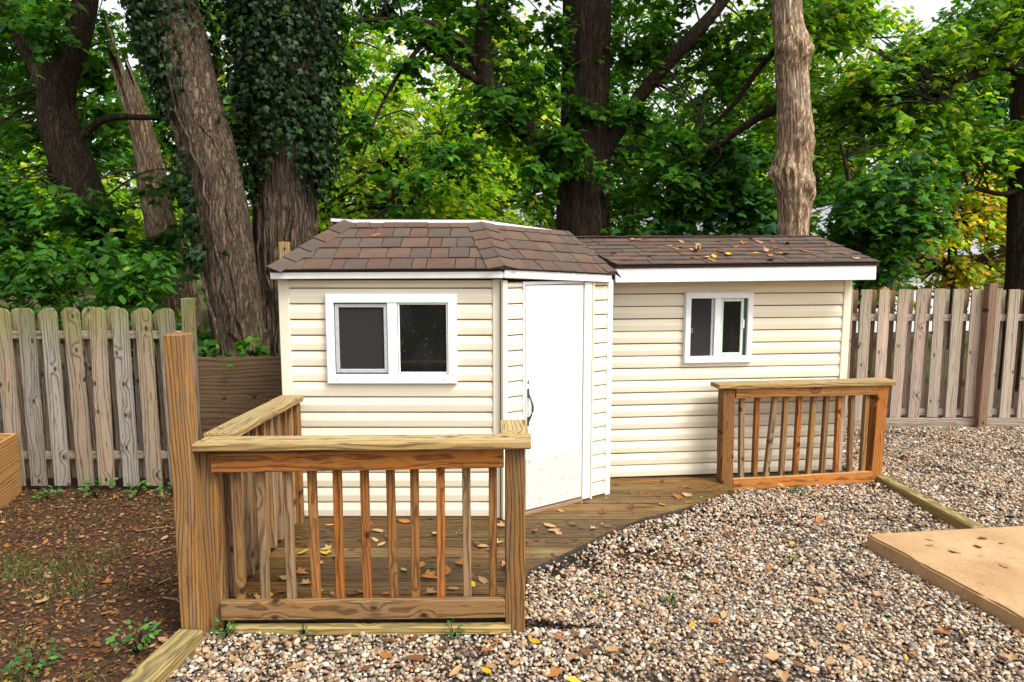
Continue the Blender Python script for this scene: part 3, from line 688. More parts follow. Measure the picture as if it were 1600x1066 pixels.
# left side
board('cap_rail', rail, (-1.335, 3.028, .866), (-1.340, 4.10, .830), .14, .036, (1, 0, 0), M_RAILTOP, .006)
board('top_rail', rail, (-1.372, 3.045, .803), (-1.36, 4.03, .775), .088, .036, (0, 0, 1), M_RAIL)
board('bottom_rail', rail, (-1.372, 3.045, .085), (-1.36, 4.03, .10), .088, .036, (0, 0, 1), M_POST)
for i in range(9):
    f = i / 8; y = 3.10 + f * .90
    board('baluster', rail, (-1.334, y, .07), (-1.330, y, .842 - .03 * f), .036, .036, (1, 0, 0), M_RAIL if i % 3 == 1 else M_BALUSTER, .003)
# right return
board('cap_rail', rail, (.012, 3.008, .8745), (.004, 3.25, .878), .13, .036, (1, 0, 0), M_RAILTOP, .006)

rail2 = thing('short_railing', (2.15, 4.88, 0), 'short orange-brown wooden railing beside the gravel in front of the long shed', 'railing')
rp = lambda t: Vector((1.54 + t * 1.20, 4.83 + t * .185, 0))
dr = (rp(1) - rp(0)).normalized(); nr = Vector((dr.y, -dr.x, 0))
def rb(name, t0, t1, z0, z1, w, t_, off, mat, wd=(0, 0, 1)):
    return board(name, rail2, rp(t0) + nr * off + Vector((0, 0, z0)), rp(t1) + nr * off + Vector((0, 0, z1)), w, t_, wd, mat)
for tt in (0, 1):
    p = rp(tt); board('post', rail2, (p.x + (.012 if tt == 0 else -.012), p.y, -.03), (p.x, p.y, .752), .089, .089, tuple(dr), M_RAIL, .005)
rb('cap_rail', -.075, 1.07, .776, .768, .14, .034, .0, M_RAILTOP, tuple(nr))
rb('top_rail', .042, .962, .722, .716, .075, .036, .030, M_RAIL)
rb('bottom_rail', .042, .962, .046, .05, .088, .036, .030, M_RAIL)
for i in range(10):
    f = .108 + i * .0895; p = rp(f); sk = (-.012, .0, .028, .006, .004, .01, .004, -.004, -.008, 0)[i]
    board('baluster', rail2, p + Vector((-sk * .5, 0, .085)), p + Vector((sk, 0, .70)), .036, .036, tuple(dr), M_RAIL if i % 3 == 1 else M_BALUSTER, .003)

tp_ = thing('gate_post', (-1.43, 2.91, 0), 'tall weathered square post at the near corner of the deck railing', 'post')
board('post_timber', tp_, (-1.428, 2.906, -.04), (-1.432, 2.906, 1.352), .086, .089, (1, 0, 0), M_POST, .005)

# ------------------------------------------------------------------ fences
def picket_mesh(L, w, t, mat, round_top=True):
    key = ('picket', round(L, 2), round(w, 3), mat.name, round_top)
    if key in _box_cache: return _box_cache[key]
    if round_top:
        poly = [(-L / 2, -w / 2), (L / 2 - .035, -w / 2), (L / 2 - .012, -w * .36), (L / 2, -w * .2), (L / 2, w * .2), (L / 2 - .012, w * .36), (L / 2 - .035, w / 2), (-L / 2, w / 2)]
    else: poly = [(-L / 2, -w / 2), (L / 2, -w / 2), (L / 2, w / 2), (-L / 2, w / 2)]
    _box_cache[key] = prism_mesh('picket', poly, t, mat); return _box_cache[key]
def picket(parent, x, y, z0, z1, w, mat, rt=True, tilt=0.):
    L = z1 - z0
    M, _ = frame_of((x - tilt * .5, y, z0), (x + tilt * .5, y, z1), (1, 0, 0))
    M = M @ Matrix.Rotation(random.uniform(-.03, .03), 4, 'X')
    obj('picket', picket_mesh(L, w, .017, mat, rt), parent, M)
fl = thing('left_fence', (-3.6, 4.93, 0), 'grey weathered shadowbox fence with rounded mossy pickets left of the corner shed', 'fence')
x = -2.475; i = 0
while x > -6.2:
    picket(fl, x, 4.892 + random.uniform(-.003, .003), .005 + random.uniform(0, .012), 1.328 + random.uniform(-.01, .01), .113, M_FENCE, True, random.uniform(-.02, .02))
    picket(fl, x - .085 + random.uniform(-.01, .01), 4.965, .05, 1.325 + random.uniform(-.02, .01), random.choice((.105, .113)), M_FENCE, True, random.uniform(-.02, .02))
    x -= .1695
for z in (1.128, .234): board('fence_rail', fl, (-6.2, 4.928, z), (-2.40, 4.928, z), .058, .038, (0, 0, 1), M_FENCE_R)
post(fl, -2.362, 4.975, -.03, 1.392, M_FENCE, .075, 'fence_post'); post(fl, -4.9, 4.93, -.03, 1.38, M_FENCE, .085, 'fence_post')
frt = thing('right_fence', (4.9, 6.75, 0), 'pale weathered shadowbox fence of square pickets right of the long shed', 'fence')
x = 2.75; i = 0
while x < 7.6:
    if abs(x - 4.66) > .06:
        picket(frt, x, 6.705, .10 + random.uniform(0, .015), 1.392 + random.uniform(-.012, .006), .107, M_FENCE_R, False, random.uniform(-.012, .012))
    picket(frt, x + .09 + random.uniform(-.008, .008), 6.785, .10, 1.385 + random.uniform(-.015, .006), .105, M_FENCE_BROWN if random.random() < .35 else M_FENCE_R, False, random.uniform(-.012, .012))
    x += .1815
for z in (1.105, .155): board('fence_rail', frt, (2.7, 6.745, z), (7.6, 6.745, z), .07, .038, (0, 0, 1), M_FENCE_R)
board('kick_board', frt, (2.7, 6.70, .045), (7.6, 6.70, .045), .11, .03, (0, 0, 1), M_FENCE_R)
post(frt, 4.66, 6.66, -.03, 1.44, M_FENCE_BROWN, .085, 'fence_post'); post(frt, 6.9, 6.66, -.03, 1.44, M_FENCE_BROWN, .085, 'fence_post')

ply = thing('plywood_panel', (-2.0, 5.0, 0), 'dark brown plywood sheet standing between the left fence and the shed', 'panel')
board('sheet', ply, (-2.33, 5.005, .465), (-1.70, 5.0, .475), .97, .018, (0, 0, 1), M_PLY, .002)
stub = thing('wood_stake', (-1.70, 5.06, 0), 'small yellow-brown stake with a bolt hole rising beside the hip roof', 'stake')
board('stake_timber', stub, (-1.685, 5.1, 0), (-1.685, 5.1, 1.80), .075, .04, (1, 0, 0), M_RAILTOP)
board('bolt_hole', stub, (-1.675, 5.074, 1.752), (-1.675, 5.080, 1.752), .016, .016, (1, 0, 0), M_SOILBLACK, .003)

pl = thing('planter_box', (-4.0, 4.6, 0), 'plywood planter box with soil standing by the left fence', 'planter')
c_ = [(-3.40, 4.12), (-3.60, 4.84), (-4.7, 4.74), (-4.7, 4.02)]
for a, b in zip(c_, c_[1:] + c_[:1]):
    board('side_panel', pl, (*a, .19), (*b, .19), .46, .022, (0, 0, 1), M_PLANTER, .003)
quad_slab('soil', [(-3.41, 4.14, .37), (-3.61, 4.82, .37), (-4.68, 4.72, .37), (-4.68, 4.04, .37)], .05, M_GROUND, pl)

t1_ = thing('edging_timber', (2.82, 4.5, 0), 'weathered edging timber between the short railing and the slab', 'timber')
board('timber', t1_, (2.775, 5.00, .016), (2.835, 3.985, .016), .088, .088, (1, 0, 0), M_TIMBER, .008)
t2_ = thing('edging_timber', (-1.45, 2.5, 0), 'mossy edging timber in the lower left corner beside the gravel', 'timber')
board('timber', t2_, (-1.412, 2.84, .008), (-1.50, 1.95, .008), .12, .088, (1, 0, 0), M_TIMBER, .008)

slab = tag(obj('concrete_slab', None), 'tan raised concrete slab edge on the right with fallen leaves', 'slab')
bpy.data.objects.remove(slab)
SL = [(2.083, 3.866), (2.62, 1.5), (6.5, 1.5), (6.5, 4.41)]
bm = bmesh.new(); vb = [bm.verts.new((x - 3.5, y - 3, -.06)) for x, y in SL]
f = bm.faces.new(vb); r_ = bmesh.ops.extrude_face_region(bm, geom=[f]); bmesh.ops.translate(bm, vec=(0, 0, .125), verts=[v for v in r_['geom'] if isinstance(v, bmesh.types.BMVert)])
bmesh.ops.recalc_face_normals(bm, faces=bm.faces)
for i in range(1, 60):
    bmesh.ops.bisect_plane(bm, geom=bm.verts[:] + bm.edges[:] + bm.faces[:], plane_co=(0, -1.5 + i * .05, 0), plane_no=(.0, 1, 0))
for v in bm.verts:
    if v.co.z > 0:
        q = Vector((v.co.x * 7, v.co.y * 9, 0)); v.co.x += .012 * noise.noise(q) + .006 * noise.noise(q * 3.3); v.co.z += .003 * noise.noise(q * 2)
be = [e for e in bm.edges if len(e.link_faces) == 2 and e.calc_face_angle(0) > .6]
bmesh.ops.bevel(bm, geom=be, offset=.010, segments=2, affect='EDGES')
me = bpy.data.meshes.new('concrete_slab'); bm.to_mesh(me); bm.free(); me.materials.append(M_CONCRETE)
tag(obj('concrete_slab', me, None, Matrix.Translation((3.5, 3, 0))), 'raised tan concrete slab at the right edge of the gravel', 'slab')

# ------------------------------------------------------------------ trees
def smooth_path(pts, rad, step=.05):
    P_ = [Vector(p) for p in pts]; out, ro = [], []
    for i in range(len(P_) - 1):
        p0 = P_[max(i - 1, 0)]; p1 = P_[i]; p2 = P_[i + 1]; p3 = P_[min(i + 2, len(P_) - 1)]
        m = max(2, int((p2 - p1).length / step))
        for j in range(m):
            s = j / m; s2, s3 = s * s, s * s * s
            out.append(.5 * ((2 * p1) + (p2 - p0) * s + (2 * p0 - 5 * p1 + 4 * p2 - p3) * s2 + (3 * p1 - p0 - 3 * p2 + p3) * s3)); ro.append(rad[i] + (rad[i + 1] - rad[i]) * s)
    out.append(P_[-1]); ro.append(rad[-1]); return out, ro
def trunk_mesh(name, pts, rad, mat, nseg=64, rough=.10, furrow=16, step=.05, burls=(), seed=0, base=None, jag=0.):
    path, ro = smooth_path(pts, rad, step)
    base = Vector(base or pts[0]); V, F = [], []
    for i, p in enumerate(path):
        d = (path[min(i + 1, len(path) - 1)] - path[max(i - 1, 0)]).normalized()
        a = d.cross(Vector((0, 1, 0))).normalized(); b = d.cross(a)
        s = p.z
        for j in range(nseg):
            th = 2 * math.pi * j / nseg; ct, st = math.cos(th), math.sin(th)
            q = Vector((ct * furrow * .34, st * furrow * .34, s * 1.1 + seed))
            r1 = min(1., abs(noise.noise(q)) * 3.2) - .5
            r2 = noise.noise(Vector((ct * 1.3, st * 1.3, s * .9 + seed * 3)))
            r3 = noise.noise(Vector((ct * furrow * .5, st * furrow * .5, s * 4 + seed)))
            k = 1 + rough * (.6 * r1 + .55 * r2 + .3 * r3)
            dr_ = (a * ct + b * st)
            for (bz, bd, bw, bh) in burls:
                g = math.exp(-((s - bz) / bw) ** 2) * max(0., dr_.dot(Vector(bd).normalized())) ** 2
                k += g * bh * (1 + .9 * noise.noise(Vector((ct * 4, st * 4, s * 9))))
            lift = 0.
            if jag:
                w_ = max(0., (i / (len(path) - 1) - .72) / .28)
                lift = w_ * jag * (abs(noise.noise(Vector((ct * 2.6 + 3, st * 2.6, seed)))) * 1.6 + .5 * abs(noise.noise(Vector((ct * 7, st * 7, seed)))) - .25)
                k *= 1 - .35 * w_
            V.append(p + dr_ * ro[i] * k + d * lift - base)
    n_ = len(path)
    for i in range(n_ - 1):
        for j in range(nseg):
            k = (j + 1) % nseg; F.append((i * nseg + j, i * nseg + k, (i + 1) * nseg + k, (i + 1) * nseg + j))
    F.append(tuple(range(nseg))[::-1]); F.append(tuple(range((n_ - 1) * nseg, n_ * nseg)))
    return mesh_of(name, V, F, mat, True)
def add_trunk(tree, name, pts, rad, mat, **kw):
    return obj(name, trunk_mesh(name, pts, rad, mat, **kw), tree, Matrix.Translation(Vector(pts[0])))

# leaf templates: unit leaf, stalk at the origin, tip along +Y, upper side +Z
def tmpl_maple():
    o_ = [(0, 0), (.20, -.07), (.44, -.02), (.34, .16), (.56, .44), (.27, .45), (.20, .60), (0, 1.0)]
    pts = o_ + [(-x, y) for x, y in o_[1:-1]][::-1]
    v = [(0, .33, .05)] + [(x, y, -.20 * abs(x) - .16 * y * y) for x, y in pts]
    n_ = len(pts); t_ = [(0, 1 + i, 1 + (i + 1) % n_) for i in range(n_)]
    t_ = [(a, c, b) for a, b, c in t_]
    return np.array(v, np.float32), np.array(t_, np.int32)[:, ::-1]
def tmpl_oval():
    v = [(0, 0, 0), (.27, .35, -.07), (.2, .72, -.10), (0, 1, -.16), (-.2, .72, -.10), (-.27, .35, -.07), (0, .45, .04)]
    t_ = [(0, 1, 6), (1, 2, 6), (2, 3, 6), (3, 4, 6), (4, 5, 6), (5, 0, 6)]
    return np.array(v, np.float32), np.array(t_, np.int32)
def tmpl_simple():
    v = [(0, 0, 0), (.34, .5, -.10), (0, 1, -.15), (-.34, .5, -.10)]
    return np.array(v, np.float32), np.array([(0, 1, 2), (0, 2, 3)], np.int32)
MAPLE, OVAL, SIMPLE = tmpl_maple(), tmpl_oval(), tmpl_simple()
def norm(a): return a / np.maximum(np.linalg.norm(a, axis=1, keepdims=True), 1e-9)
def leaves_to_mesh(name, pos, fwd, nor, size, col, tmpl, mat, origin):
    fwd = norm(fwd); nor = norm(nor - fwd * (nor * fwd).sum(1, keepdims=True)); rt = np.cross(fwd, nor)
    tv, tt = tmpl; n_ = len(pos); k = len(tv)
    co = pos[:, None, :] + size[:, None, None] * (tv[None, :, 0:1] * rt[:, None, :] + tv[None, :, 1:2] * fwd[:, None, :] + tv[None, :, 2:3] * nor[:, None, :])
    tris = (np.arange(n_)[:, None, None] * k + tt[None]).reshape(-1, 3)
    cc = np.repeat(col, k, axis=0)
    return tri_mesh(name, co.reshape(-1, 3) - np.array(origin), tris, mat, cc)
def spray(rng, clumps, size, palette, per=9, droop=.35, tilt=.45):
    """leaves set along twigs that spread from each clump centre; returns arrays"""
    Ps, Fs, Ns, Ss, Cs = [], [], [], [], []
    pal = np.array([c for c, w in palette]); wt = np.array([w for c, w in palette], float); wt /= wt.sum()
    for (cx, cy, cz, R, n) in clumps:
        nt = max(2, int(n / per))
        th = rng.uniform(0, 2 * np.pi, nt); el = rng.normal(-.05, .42, nt)
        d = np.c_[np.cos(th) * np.cos(el), np.sin(th) * np.cos(el), np.sin(el)]
        L = R * rng.uniform(.45, 1.1, nt)
        s = np.array([cx, cy, cz]) + d * (R * rng.uniform(0, .35, (nt, 1))) + rng.normal(0, .12 * R, (nt, 3))
        u = rng.uniform(.1, 1, (nt, per))
        p = s[:, None] + d[:, None] * (L[:, None] * u)[..., None]
        p[..., 2] -= droop * R * u ** 2
        p += rng.normal(0, .3 * size, p.shape)
        side = np.where(rng.random((nt, per)) < .5, -1, 1) * rng.uniform(.3, 1.3, (nt, per))
        a = th[:, None] + side
        f = np.stack([np.cos(a), np.sin(a), rng.normal(-.45, .35, a.shape)], -1)
        nn = np.stack([rng.normal(0, tilt, a.shape), rng.normal(-.12, tilt, a.shape), np.ones(a.shape)], -1)
        m = nt * per
        cl = rng.uniform(.78, 1.2)
        ci = rng.choice(len(pal), m, p=wt)
        Cs.append(pal[ci] * cl * rng.uniform(.75, 1.25, (m, 1)) * rng.uniform(.92, 1.08, (m, 3)))
        Ps.append(p.reshape(-1, 3)); Fs.append(f.reshape(-1, 3)); Ns.append(nn.reshape(-1, 3)); Ss.append(size * rng.uniform(.45, 1.25, m))
    return [np.concatenate(a) for a in (Ps, Fs, Ns, Ss, Cs)]
def blob_clumps(rng, c, r, k, R, n, shell=.5):
    d = norm(rng.normal(0, 1, (k, 3))); q = rng.random((k, 1)) ** shell
    p = np.array(c) + d * q * np.array(r)
    return [(x, y, z, R * rng.uniform(.7, 1.25), n) for x, y, z in p]
def box_clumps(rng, lo, hi, k, R, n):
    p = rng.uniform(lo, hi, (k, 3)); return [(x, y, z, R * rng.uniform(.7, 1.25), n) for x, y, z in p]
def add_crown(tree, rng, clumps, size, palette, tmpl=MAPLE, mat=None, name='crown', **kw):
    a = spray(rng, clumps, size, palette, **kw); org = W[tree.name].translation
    return obj(name, leaves_to_mesh(name, *a, tmpl, mat or M_LEAF, org), tree, Matrix.Translation(org))
def dens(*lines):
    out = []
    for ln in lines:
        for a, b in zip(ln[:-1], ln[1:]):
            out += [Vector(a).lerp(Vector(b), f) for f in (0, .25, .5, .75)]
        out.append(Vector(ln[-1]))
    return out
def add_twigs(tree, rng, anchors, clumps, r0=.018, mat=None, every=1):
    """thin branches from the nearest anchor point to the clump centres, one mesh"""
    V, F = [], []; org = W[tree.name].translation
    A_ = [Vector(a) for a in anchors]
    for c in clumps[::every]:
        p = Vector(c[:3]); a = min(A_, key=lambda q: (q - p).length + rng.uniform(0, .6))
        m = (a + p) / 2 + Vector((rng.normal(0, .12), rng.normal(0, .12), rng.uniform(.0, .3)))
        path, ro = smooth_path([a, a.lerp(m, .5) + Vector((0, 0, .06)), m, p], [r0, r0 * .8, r0 * .55, r0 * .25], .22)
        v, f = tube(path, ro, 5); o_ = len(V)
        V += [q - org for q in v]; F += [tuple(i + o_ for i in g) for g in f]
    return tag(obj('branches', mesh_of('branches', V, F, mat or M_TWIG, True), tree, Matrix.Translation(org)), kind='stuff')

DARK = [((.026, .095, .008), 4), ((.04, .135, .010), 3), ((.07, .18, .012), 2), ((.03, .11, .026), 1.3), ((.24, .25, .02), .15)]
MIDG = [((.036, .125, .009), 3), ((.06, .18, .012), 3), ((.10, .24, .016), 2.4), ((.035, .13, .03), 1.2), ((.32, .28, .02), .2)]
BRIGHT = [((.13, .29, .010), 3), ((.21, .37, .014), 3), ((.30, .42, .02), 2.4), ((.44, .42, .03), 1.2), ((.06, .19, .010), 1.6)]
YELLOW = [((.45, .31, .015), 3), ((.30, .29, .02), 2), ((.52, .24, .015), 1.4), ((.14, .24, .015), 1.5)]
PALE = [((.22, .30, .05), 3), ((.33, .36, .09), 2), ((.12, .22, .03), 2)]

def tree_at(name, loc, label, group=None): return thing(name, loc, label, 'tree', group)
rng = np.random.default_rng(3)

# leaning trunk with ivy
LEAN = [(-2.42, 6.2, -.1), (-2.475, 6.2, .77), (-2.66, 6.3, 2.28), (-2.89, 6.4, 3.15), (-3.12, 6.5, 4.0), (-3.5, 6.6, 5.4), (-4.0, 6.8, 7.5)]
LEANR = [.33, .225, .225, .228, .25, .22, .12]
tr = tree_at('leaning_tree', LEAN[0], 'thick trunk leaning left behind the plywood, ivy on its left flank')
add_trunk(tr, 'trunk', LEAN, LEANR, M_BARK_BROWN, nseg=150, rough=.10, furrow=26, seed=2, step=.03)
cl = blob_clumps(rng, (-4.2, 6.6, 7.4), (2.4, 1.8, 1.6), 15, .75, 180)
add_crown(tr, rng, cl, .14, DARK); add_twigs(tr, rng, LEAN[-2:], cl, .03)

# straight trunk with ivy
STR = [(-2.21, 6.8, -.1), (-2.21, 6.8, .7), (-2.22, 6.8, 2.08), (-2.175, 6.8, 3.24), (-2.17, 6.8, 4.12), (-2.1, 6.8, 6.0), (-2.0, 6.8, 8.2)]
STRR = [.40, .30, .275, .30, .35, .28, .14]
tr2 = tree_at('straight_tree', STR[0], 'massive upright trunk wrapped in dark ivy behind the corner shed')
add_trunk(tr2, 'trunk', STR, STRR, M_BARK_BROWN, nseg=150, rough=.15, furrow=18, seed=5, step=.03)
cl = blob_clumps(rng, (-1.6, 7.6, 7.6), (2.6, 2.0, 1.6), 13, .75, 180)
add_crown(tr2, rng, cl, .14, DARK); add_twigs(tr2, rng, STR[-2:], cl, .03)

def ivy(name, path, rad, label, rngi, zlo, zhi, n, dens, spread=.05, stems=6):
    pth, ro = smooth_path(path, rad, .05)
    pth = np.array([tuple(p) for p in pth]); ro = np.array(ro); zz = pth[:, 2]
    z = rngi.uniform(zlo, zhi, n * 4); th = rngi.uniform(0, 2 * np.pi, n * 4)
    keep = np.array([dens(a, b) + .55 * noise.noise(Vector((math.cos(a) * 1.4, math.sin(a) * 1.4, b * 1.6))) for a, b in zip(th, z)]) > rngi.random(n * 4) * .9 + .05
    z, th = z[keep][:n], th[keep][:n]
    cx = np.interp(z, zz, pth[:, 0]); cy = np.interp(z, zz, pth[:, 1]); rr = np.interp(z, zz, ro)
    out = np.c_[np.cos(th), np.sin(th), np.zeros(len(z))]
    off = np.abs(rngi.normal(.03, spread, len(z))) + .02
    pos = np.c_[cx, cy, z] + out * (rr + off)[:, None]
    fwd = np.c_[rngi.normal(0, .6, len(z)), rngi.normal(0, .6, len(z)), -np.ones(len(z)) * .8] + out * .3
    nor = out + rngi.normal(0, .65, (len(z), 3)) + np.array([0, 0, .4])
    pal = np.array([(.008, .024, .005), (.014, .038, .007), (.006, .017, .004), (.030, .062, .010)])
    col = pal[rngi.choice(4, len(z), p=[.4, .25, .25, .1])] * rngi.uniform(.75, 1.25, (len(z), 1))
    root = thing(name, tuple(pth[0]), label, 'ivy'); org = Vector(pth[0])
    obj('foliage', leaves_to_mesh('foliage', pos, fwd, nor, rngi.uniform(.032, .07, len(z)), col, MAPLE, M_IVY, org), root, Matrix.Translation(org))
    for s in range(stems):
        a = rngi.uniform(-2.6, -.5); pp = []
        for zc in np.arange(.2, zhi, .12):
            i = int(np.argmin(abs(zz - zc))); a += rngi.normal(0, .12)
            pp.append(Vector((pth[i, 0] + math.cos(a) * (ro[i] * 1.03 + .012), pth[i, 1] + math.sin(a) * (ro[i] * 1.03 + .012), zc)) - org)
        v, f = tube(pp, [.016 * rngi.uniform(.5, 1.2)] * len(pp), 6)
        obj('stem', mesh_of('stem', v, f, M_BARK_BROWN, True), root, Matrix.Translation(org))
ri_ = np.random.default_rng(21)
ivy('ivy_on_leaning_tree', LEAN, LEANR, 'dark ivy climbing the left flank of the leaning trunk', ri_, 1.6, 4.6, 4200,
    lambda a, z: (.35 if math.cos(a) < -.35 else -.25) + .5 * min(1, max(0, (z - 2.7) / .9)), .06, 3)
ivy('ivy_on_straight_tree', STR, STRR, 'thick dark ivy wrapping the upper half of the upright trunk', ri_, .9, 4.8, 11000,
    lambda a, z: -.35 + 1.1 * min(1, max(0, (z - 1.9) / .9)), .12, 9)

# centre tree
CEN = [(.93, 9.0, -.1), (.92, 9.0, 1.97), (.93, 9.0, 3.4), (.95, 9.0, 4.9), (1.0, 9.0, 7.0), (1.1, 9.0, 9.5)]
CENR = [.46, .335, .30, .30, .24, .12]
tc = tree_at('centre_tree', CEN[0], 'big dark furrowed trunk with a forked left limb between the two shed roofs')
add_trunk(tc, 'trunk', CEN, CENR, M_BARK_DARK, nseg=140, rough=.12, furrow=26, seed=9, step=.04)
LIMB = [(.78, 8.95, 2.55), (.50, 8.85, 2.95), (.0, 8.5, 3.41), (-.25, 8.25, 3.62), (-.33, 8.2, 3.95), (-.32, 8.2, 4.7), (-.3, 8.2, 6.0)]
add_trunk(tc, 'limb', LIMB, [.15, .14, .12, .11, .10, .085, .05], M_BARK_DARK, nseg=20, rough=.08, step=.08)
LIMB2 = [(-.25, 8.25, 3.62), (-.5, 8.1, 4.05), (-.79, 8.0, 4.26), (-1.2, 7.8, 4.27), (-1.7, 7.6, 4.18), (-2.0, 7.5, 4.0)]
add_trunk(tc, 'limb', LIMB2, [.07, .05, .04, .03, .022, .012], M_BARK_DARK, nseg=12, rough=.05, step=.08)
LIMB3 = [(-.79, 8.0, 4.26), (-1.15, 7.85, 3.85), (-1.45, 7.7, 3.3), (-1.62, 7.6, 2.8)]
add_trunk(tc, 'limb', LIMB3, [.03, .024, .018, .008], M_BARK_DARK, nseg=10, rough=.05, step=.08)
LIMB4 = [(1.1, 8.9, 2.9), (1.6, 8.8, 3.7), (2.13, 8.5, 4.3), (2.55, 8.4, 4.8), (3.2, 8.2, 6.0)]
add_trunk(tc, 'limb', LIMB4, [.10, .085, .075, .065, .04], M_BARK_DARK, nseg=14, rough=.06, step=.08)
LIMB5 = [(-.33, 8.2, 3.7), (-.8, 8.0, 3.95), (-1.4, 7.9, 4.5), (-1.7, 7.8, 5.2)]
add_trunk(tc, 'limb', LIMB5, [.05, .035, .025, .015], M_BARK_DARK, nseg=10, rough=.05, step=.08)
cl = box_clumps(rng, (-1.5, 7.7, 2.1), (.6, 8.8, 3.2), 6, .40, 130) + box_clumps(rng, (-.9, 7.4, 3.0), (.5, 8.6, 4.8), 7, .40, 120) + box_clumps(rng, (-2.0, 7.4, 3.6), (-.8, 8.4, 4.8), 4, .35, 80)
cl += box_clumps(rng, (.4, 8.2, 2.4), (1.4, 8.7, 3.6), 7, .30, 90)
cl += box_clumps(rng, (1.3, 8.3, 1.9), (3.3, 9.7, 4.9), 28, .44, 200)
cl += box_clumps(rng, (-1.0, 8.3, 4.2), (.6, 9.8, 5.6), 12, .42, 170) + box_clumps(rng, (1.3, 8.6, 4.3), (3.2, 9.8, 5.5), 10, .42, 170)
cl += [(p[0] + rng.normal(0, .12), p[1] + rng.normal(0, .12), p[2] + rng.normal(.02, .12), .30, 80) for p in dens(LIMB2[1:], LIMB3)[1::3]]
cl2 = blob_clumps(rng, (.9, 9.0, 7.6), (4.2, 2.6, 2.0), 24, .8, 180)
add_crown(tc, rng, cl + cl2, .11, DARK + MIDG[:3])
add_twigs(tc, rng, dens(LIMB[1:], LIMB2[1:], LIMB3, LIMB4, CEN[2:]), cl + cl2, .014)

# pale trunk
PAL = [(3.06, 7.5, -.1), (3.05, 7.5, 1.92), (3.03, 7.5, 2.6), (2.98, 7.5, 3.4), (2.87, 7.5, 4.37), (2.75, 7.5, 6.0), (2.7, 7.5, 8.0)]
tp2 = tree_at('pale_tree', PAL[0], 'pale tan knobbly trunk with swollen burls behind the long shed')
add_trunk(tp2, 'trunk', PAL, [.24, .155, .165, .155, .135, .12, .07], M_BARK_PALE, nseg=110, rough=.2, seed=14, furrow=18, step=.022,
          burls=[(3.88, (-.4, -.9, 0), .14, .38), (3.85, (.8, -.5, 0), .16, .4), (2.95, (.6, -.8, 0), .22, .32), (2.62, (-1, -.3, 0), .18, .5), (2.3, (.3, -.9, 0), .16, .2), (2.45, (.5, -.8, 0), .12, .28)])
PL2 = [(2.95, 7.5, 2.95), (2.7, 7.6, 2.85), (2.35, 7.7, 2.55), (2.1, 7.75, 2.35)]
LB = [(2.98, 7.6, 3.35), (2.75, 7.9, 3.25), (2.35, 8.1, 2.98), (2.05, 8.2, 2.85)]
add_trunk(tp2, 'limb', LB, [.055, .045, .035, .02], M_BARK_DARK, nseg=10, rough=.05, step=.08)
LB2 = [(2.9, 7.6, 4.0), (2.72, 7.9, 3.75), (2.55, 8.1, 3.45), (2.3, 8.3, 3.2)]
add_trunk(tp2, 'limb', LB2, [.03, .035, .03, .015], M_BARK_DARK, nseg=10, rough=.05, step=.08)
cl = blob_clumps(rng, (2.9, 7.3, 7.2), (2.2, 1.7, 1.5), 12, .7, 170) + box_clumps(rng, (1.7, 7.8, 2.2), (2.8, 8.4, 3.4), 6, .35, 110)
add_crown(tp2, rng, cl, .125, DARK); add_twigs(tp2, rng, PAL[-2:] + LB[1:], cl, .022)

# far right trunk and its wide crown
FR = [(6.78, 9.0, -.1), (6.72, 9.0, 1.35), (6.6, 9.0, 3.0), (6.5, 9.0, 4.9), (6.4, 9.0, 8.0)]
tfr = tree_at('right_edge_tree', FR[0], 'dark trunk at the right edge with a wide green crown over the fence')
add_trunk(tfr, 'trunk', FR, [.30, .2, .17, .17, .1], M_BARK_DARK, nseg=48, rough=.1, seed=31)
FL1 = [(6.55, 9.0, 4.05), (6.2, 8.9, 4.1), (5.87, 8.8, 4.0), (5.5, 8.6, 3.85), (5.1, 8.5, 3.55)]
add_trunk(tfr, 'limb', FL1, [.09, .075, .065, .05, .025], M_BARK_DARK, nseg=12, rough=.06, step=.08)
FL2 = [(6.6, 9.0, 2.6), (6.2, 8.8, 2.5), (5.8, 8.7, 2.55), (5.4, 8.6, 2.4)]
add_trunk(tfr, 'limb', FL2, [.035, .03, .022, .012], M_BARK_DARK, nseg=10, rough=.05, step=.08)
cl = box_clumps(rng, (3.3, 8.3, 2.0), (5.6, 9.9, 4.9), 46, .44, 230) + box_clumps(rng, (5.2, 8.0, 2.9), (6.9, 9.6, 3.6), 14, .42, 200) + box_clumps(rng, (5.6, 8.0, 4.2), (7.2, 9.6, 5.2), 13, .42, 200)
cl2 = blob_clumps(rng, (5.6, 9.0, 7.2), (3.0, 2.2, 1.7), 18, .8, 170)
add_crown(tfr, rng, cl + cl2, .098, MIDG + BRIGHT[:3]); add_twigs(tfr, rng, dens(FL1, FL2, FR[2:]), cl + cl2, .014)

# young maple behind the long shed's right end
YM = [(4.1, 7.9, -.05), (4.05, 7.9, 1.2), (3.9, 7.9, 2.2), (3.7, 7.9, 3.0)]
tym = tree_at('young_maple', YM[0], 'young maple with drooping green boughs over the right fence beside the long shed')
add_trunk(tym, 'trunk', YM, [.05, .04, .03, .015], M_TWIG, nseg=14, rough=.05, step=.1)
cl = box_clumps(rng, (3.65, 7.5, 1.35), (4.45, 8.2, 2.4), 18, .36, 190) + box_clumps(rng, (3.8, 7.5, 2.3), (4.6, 8.2, 3.0), 6, .38, 160)
add_crown(tym, rng, cl, .10, MIDG + [((.04, .12, .05), 3)]); add_twigs(tym, rng, dens(YM[1:]), cl, .010)

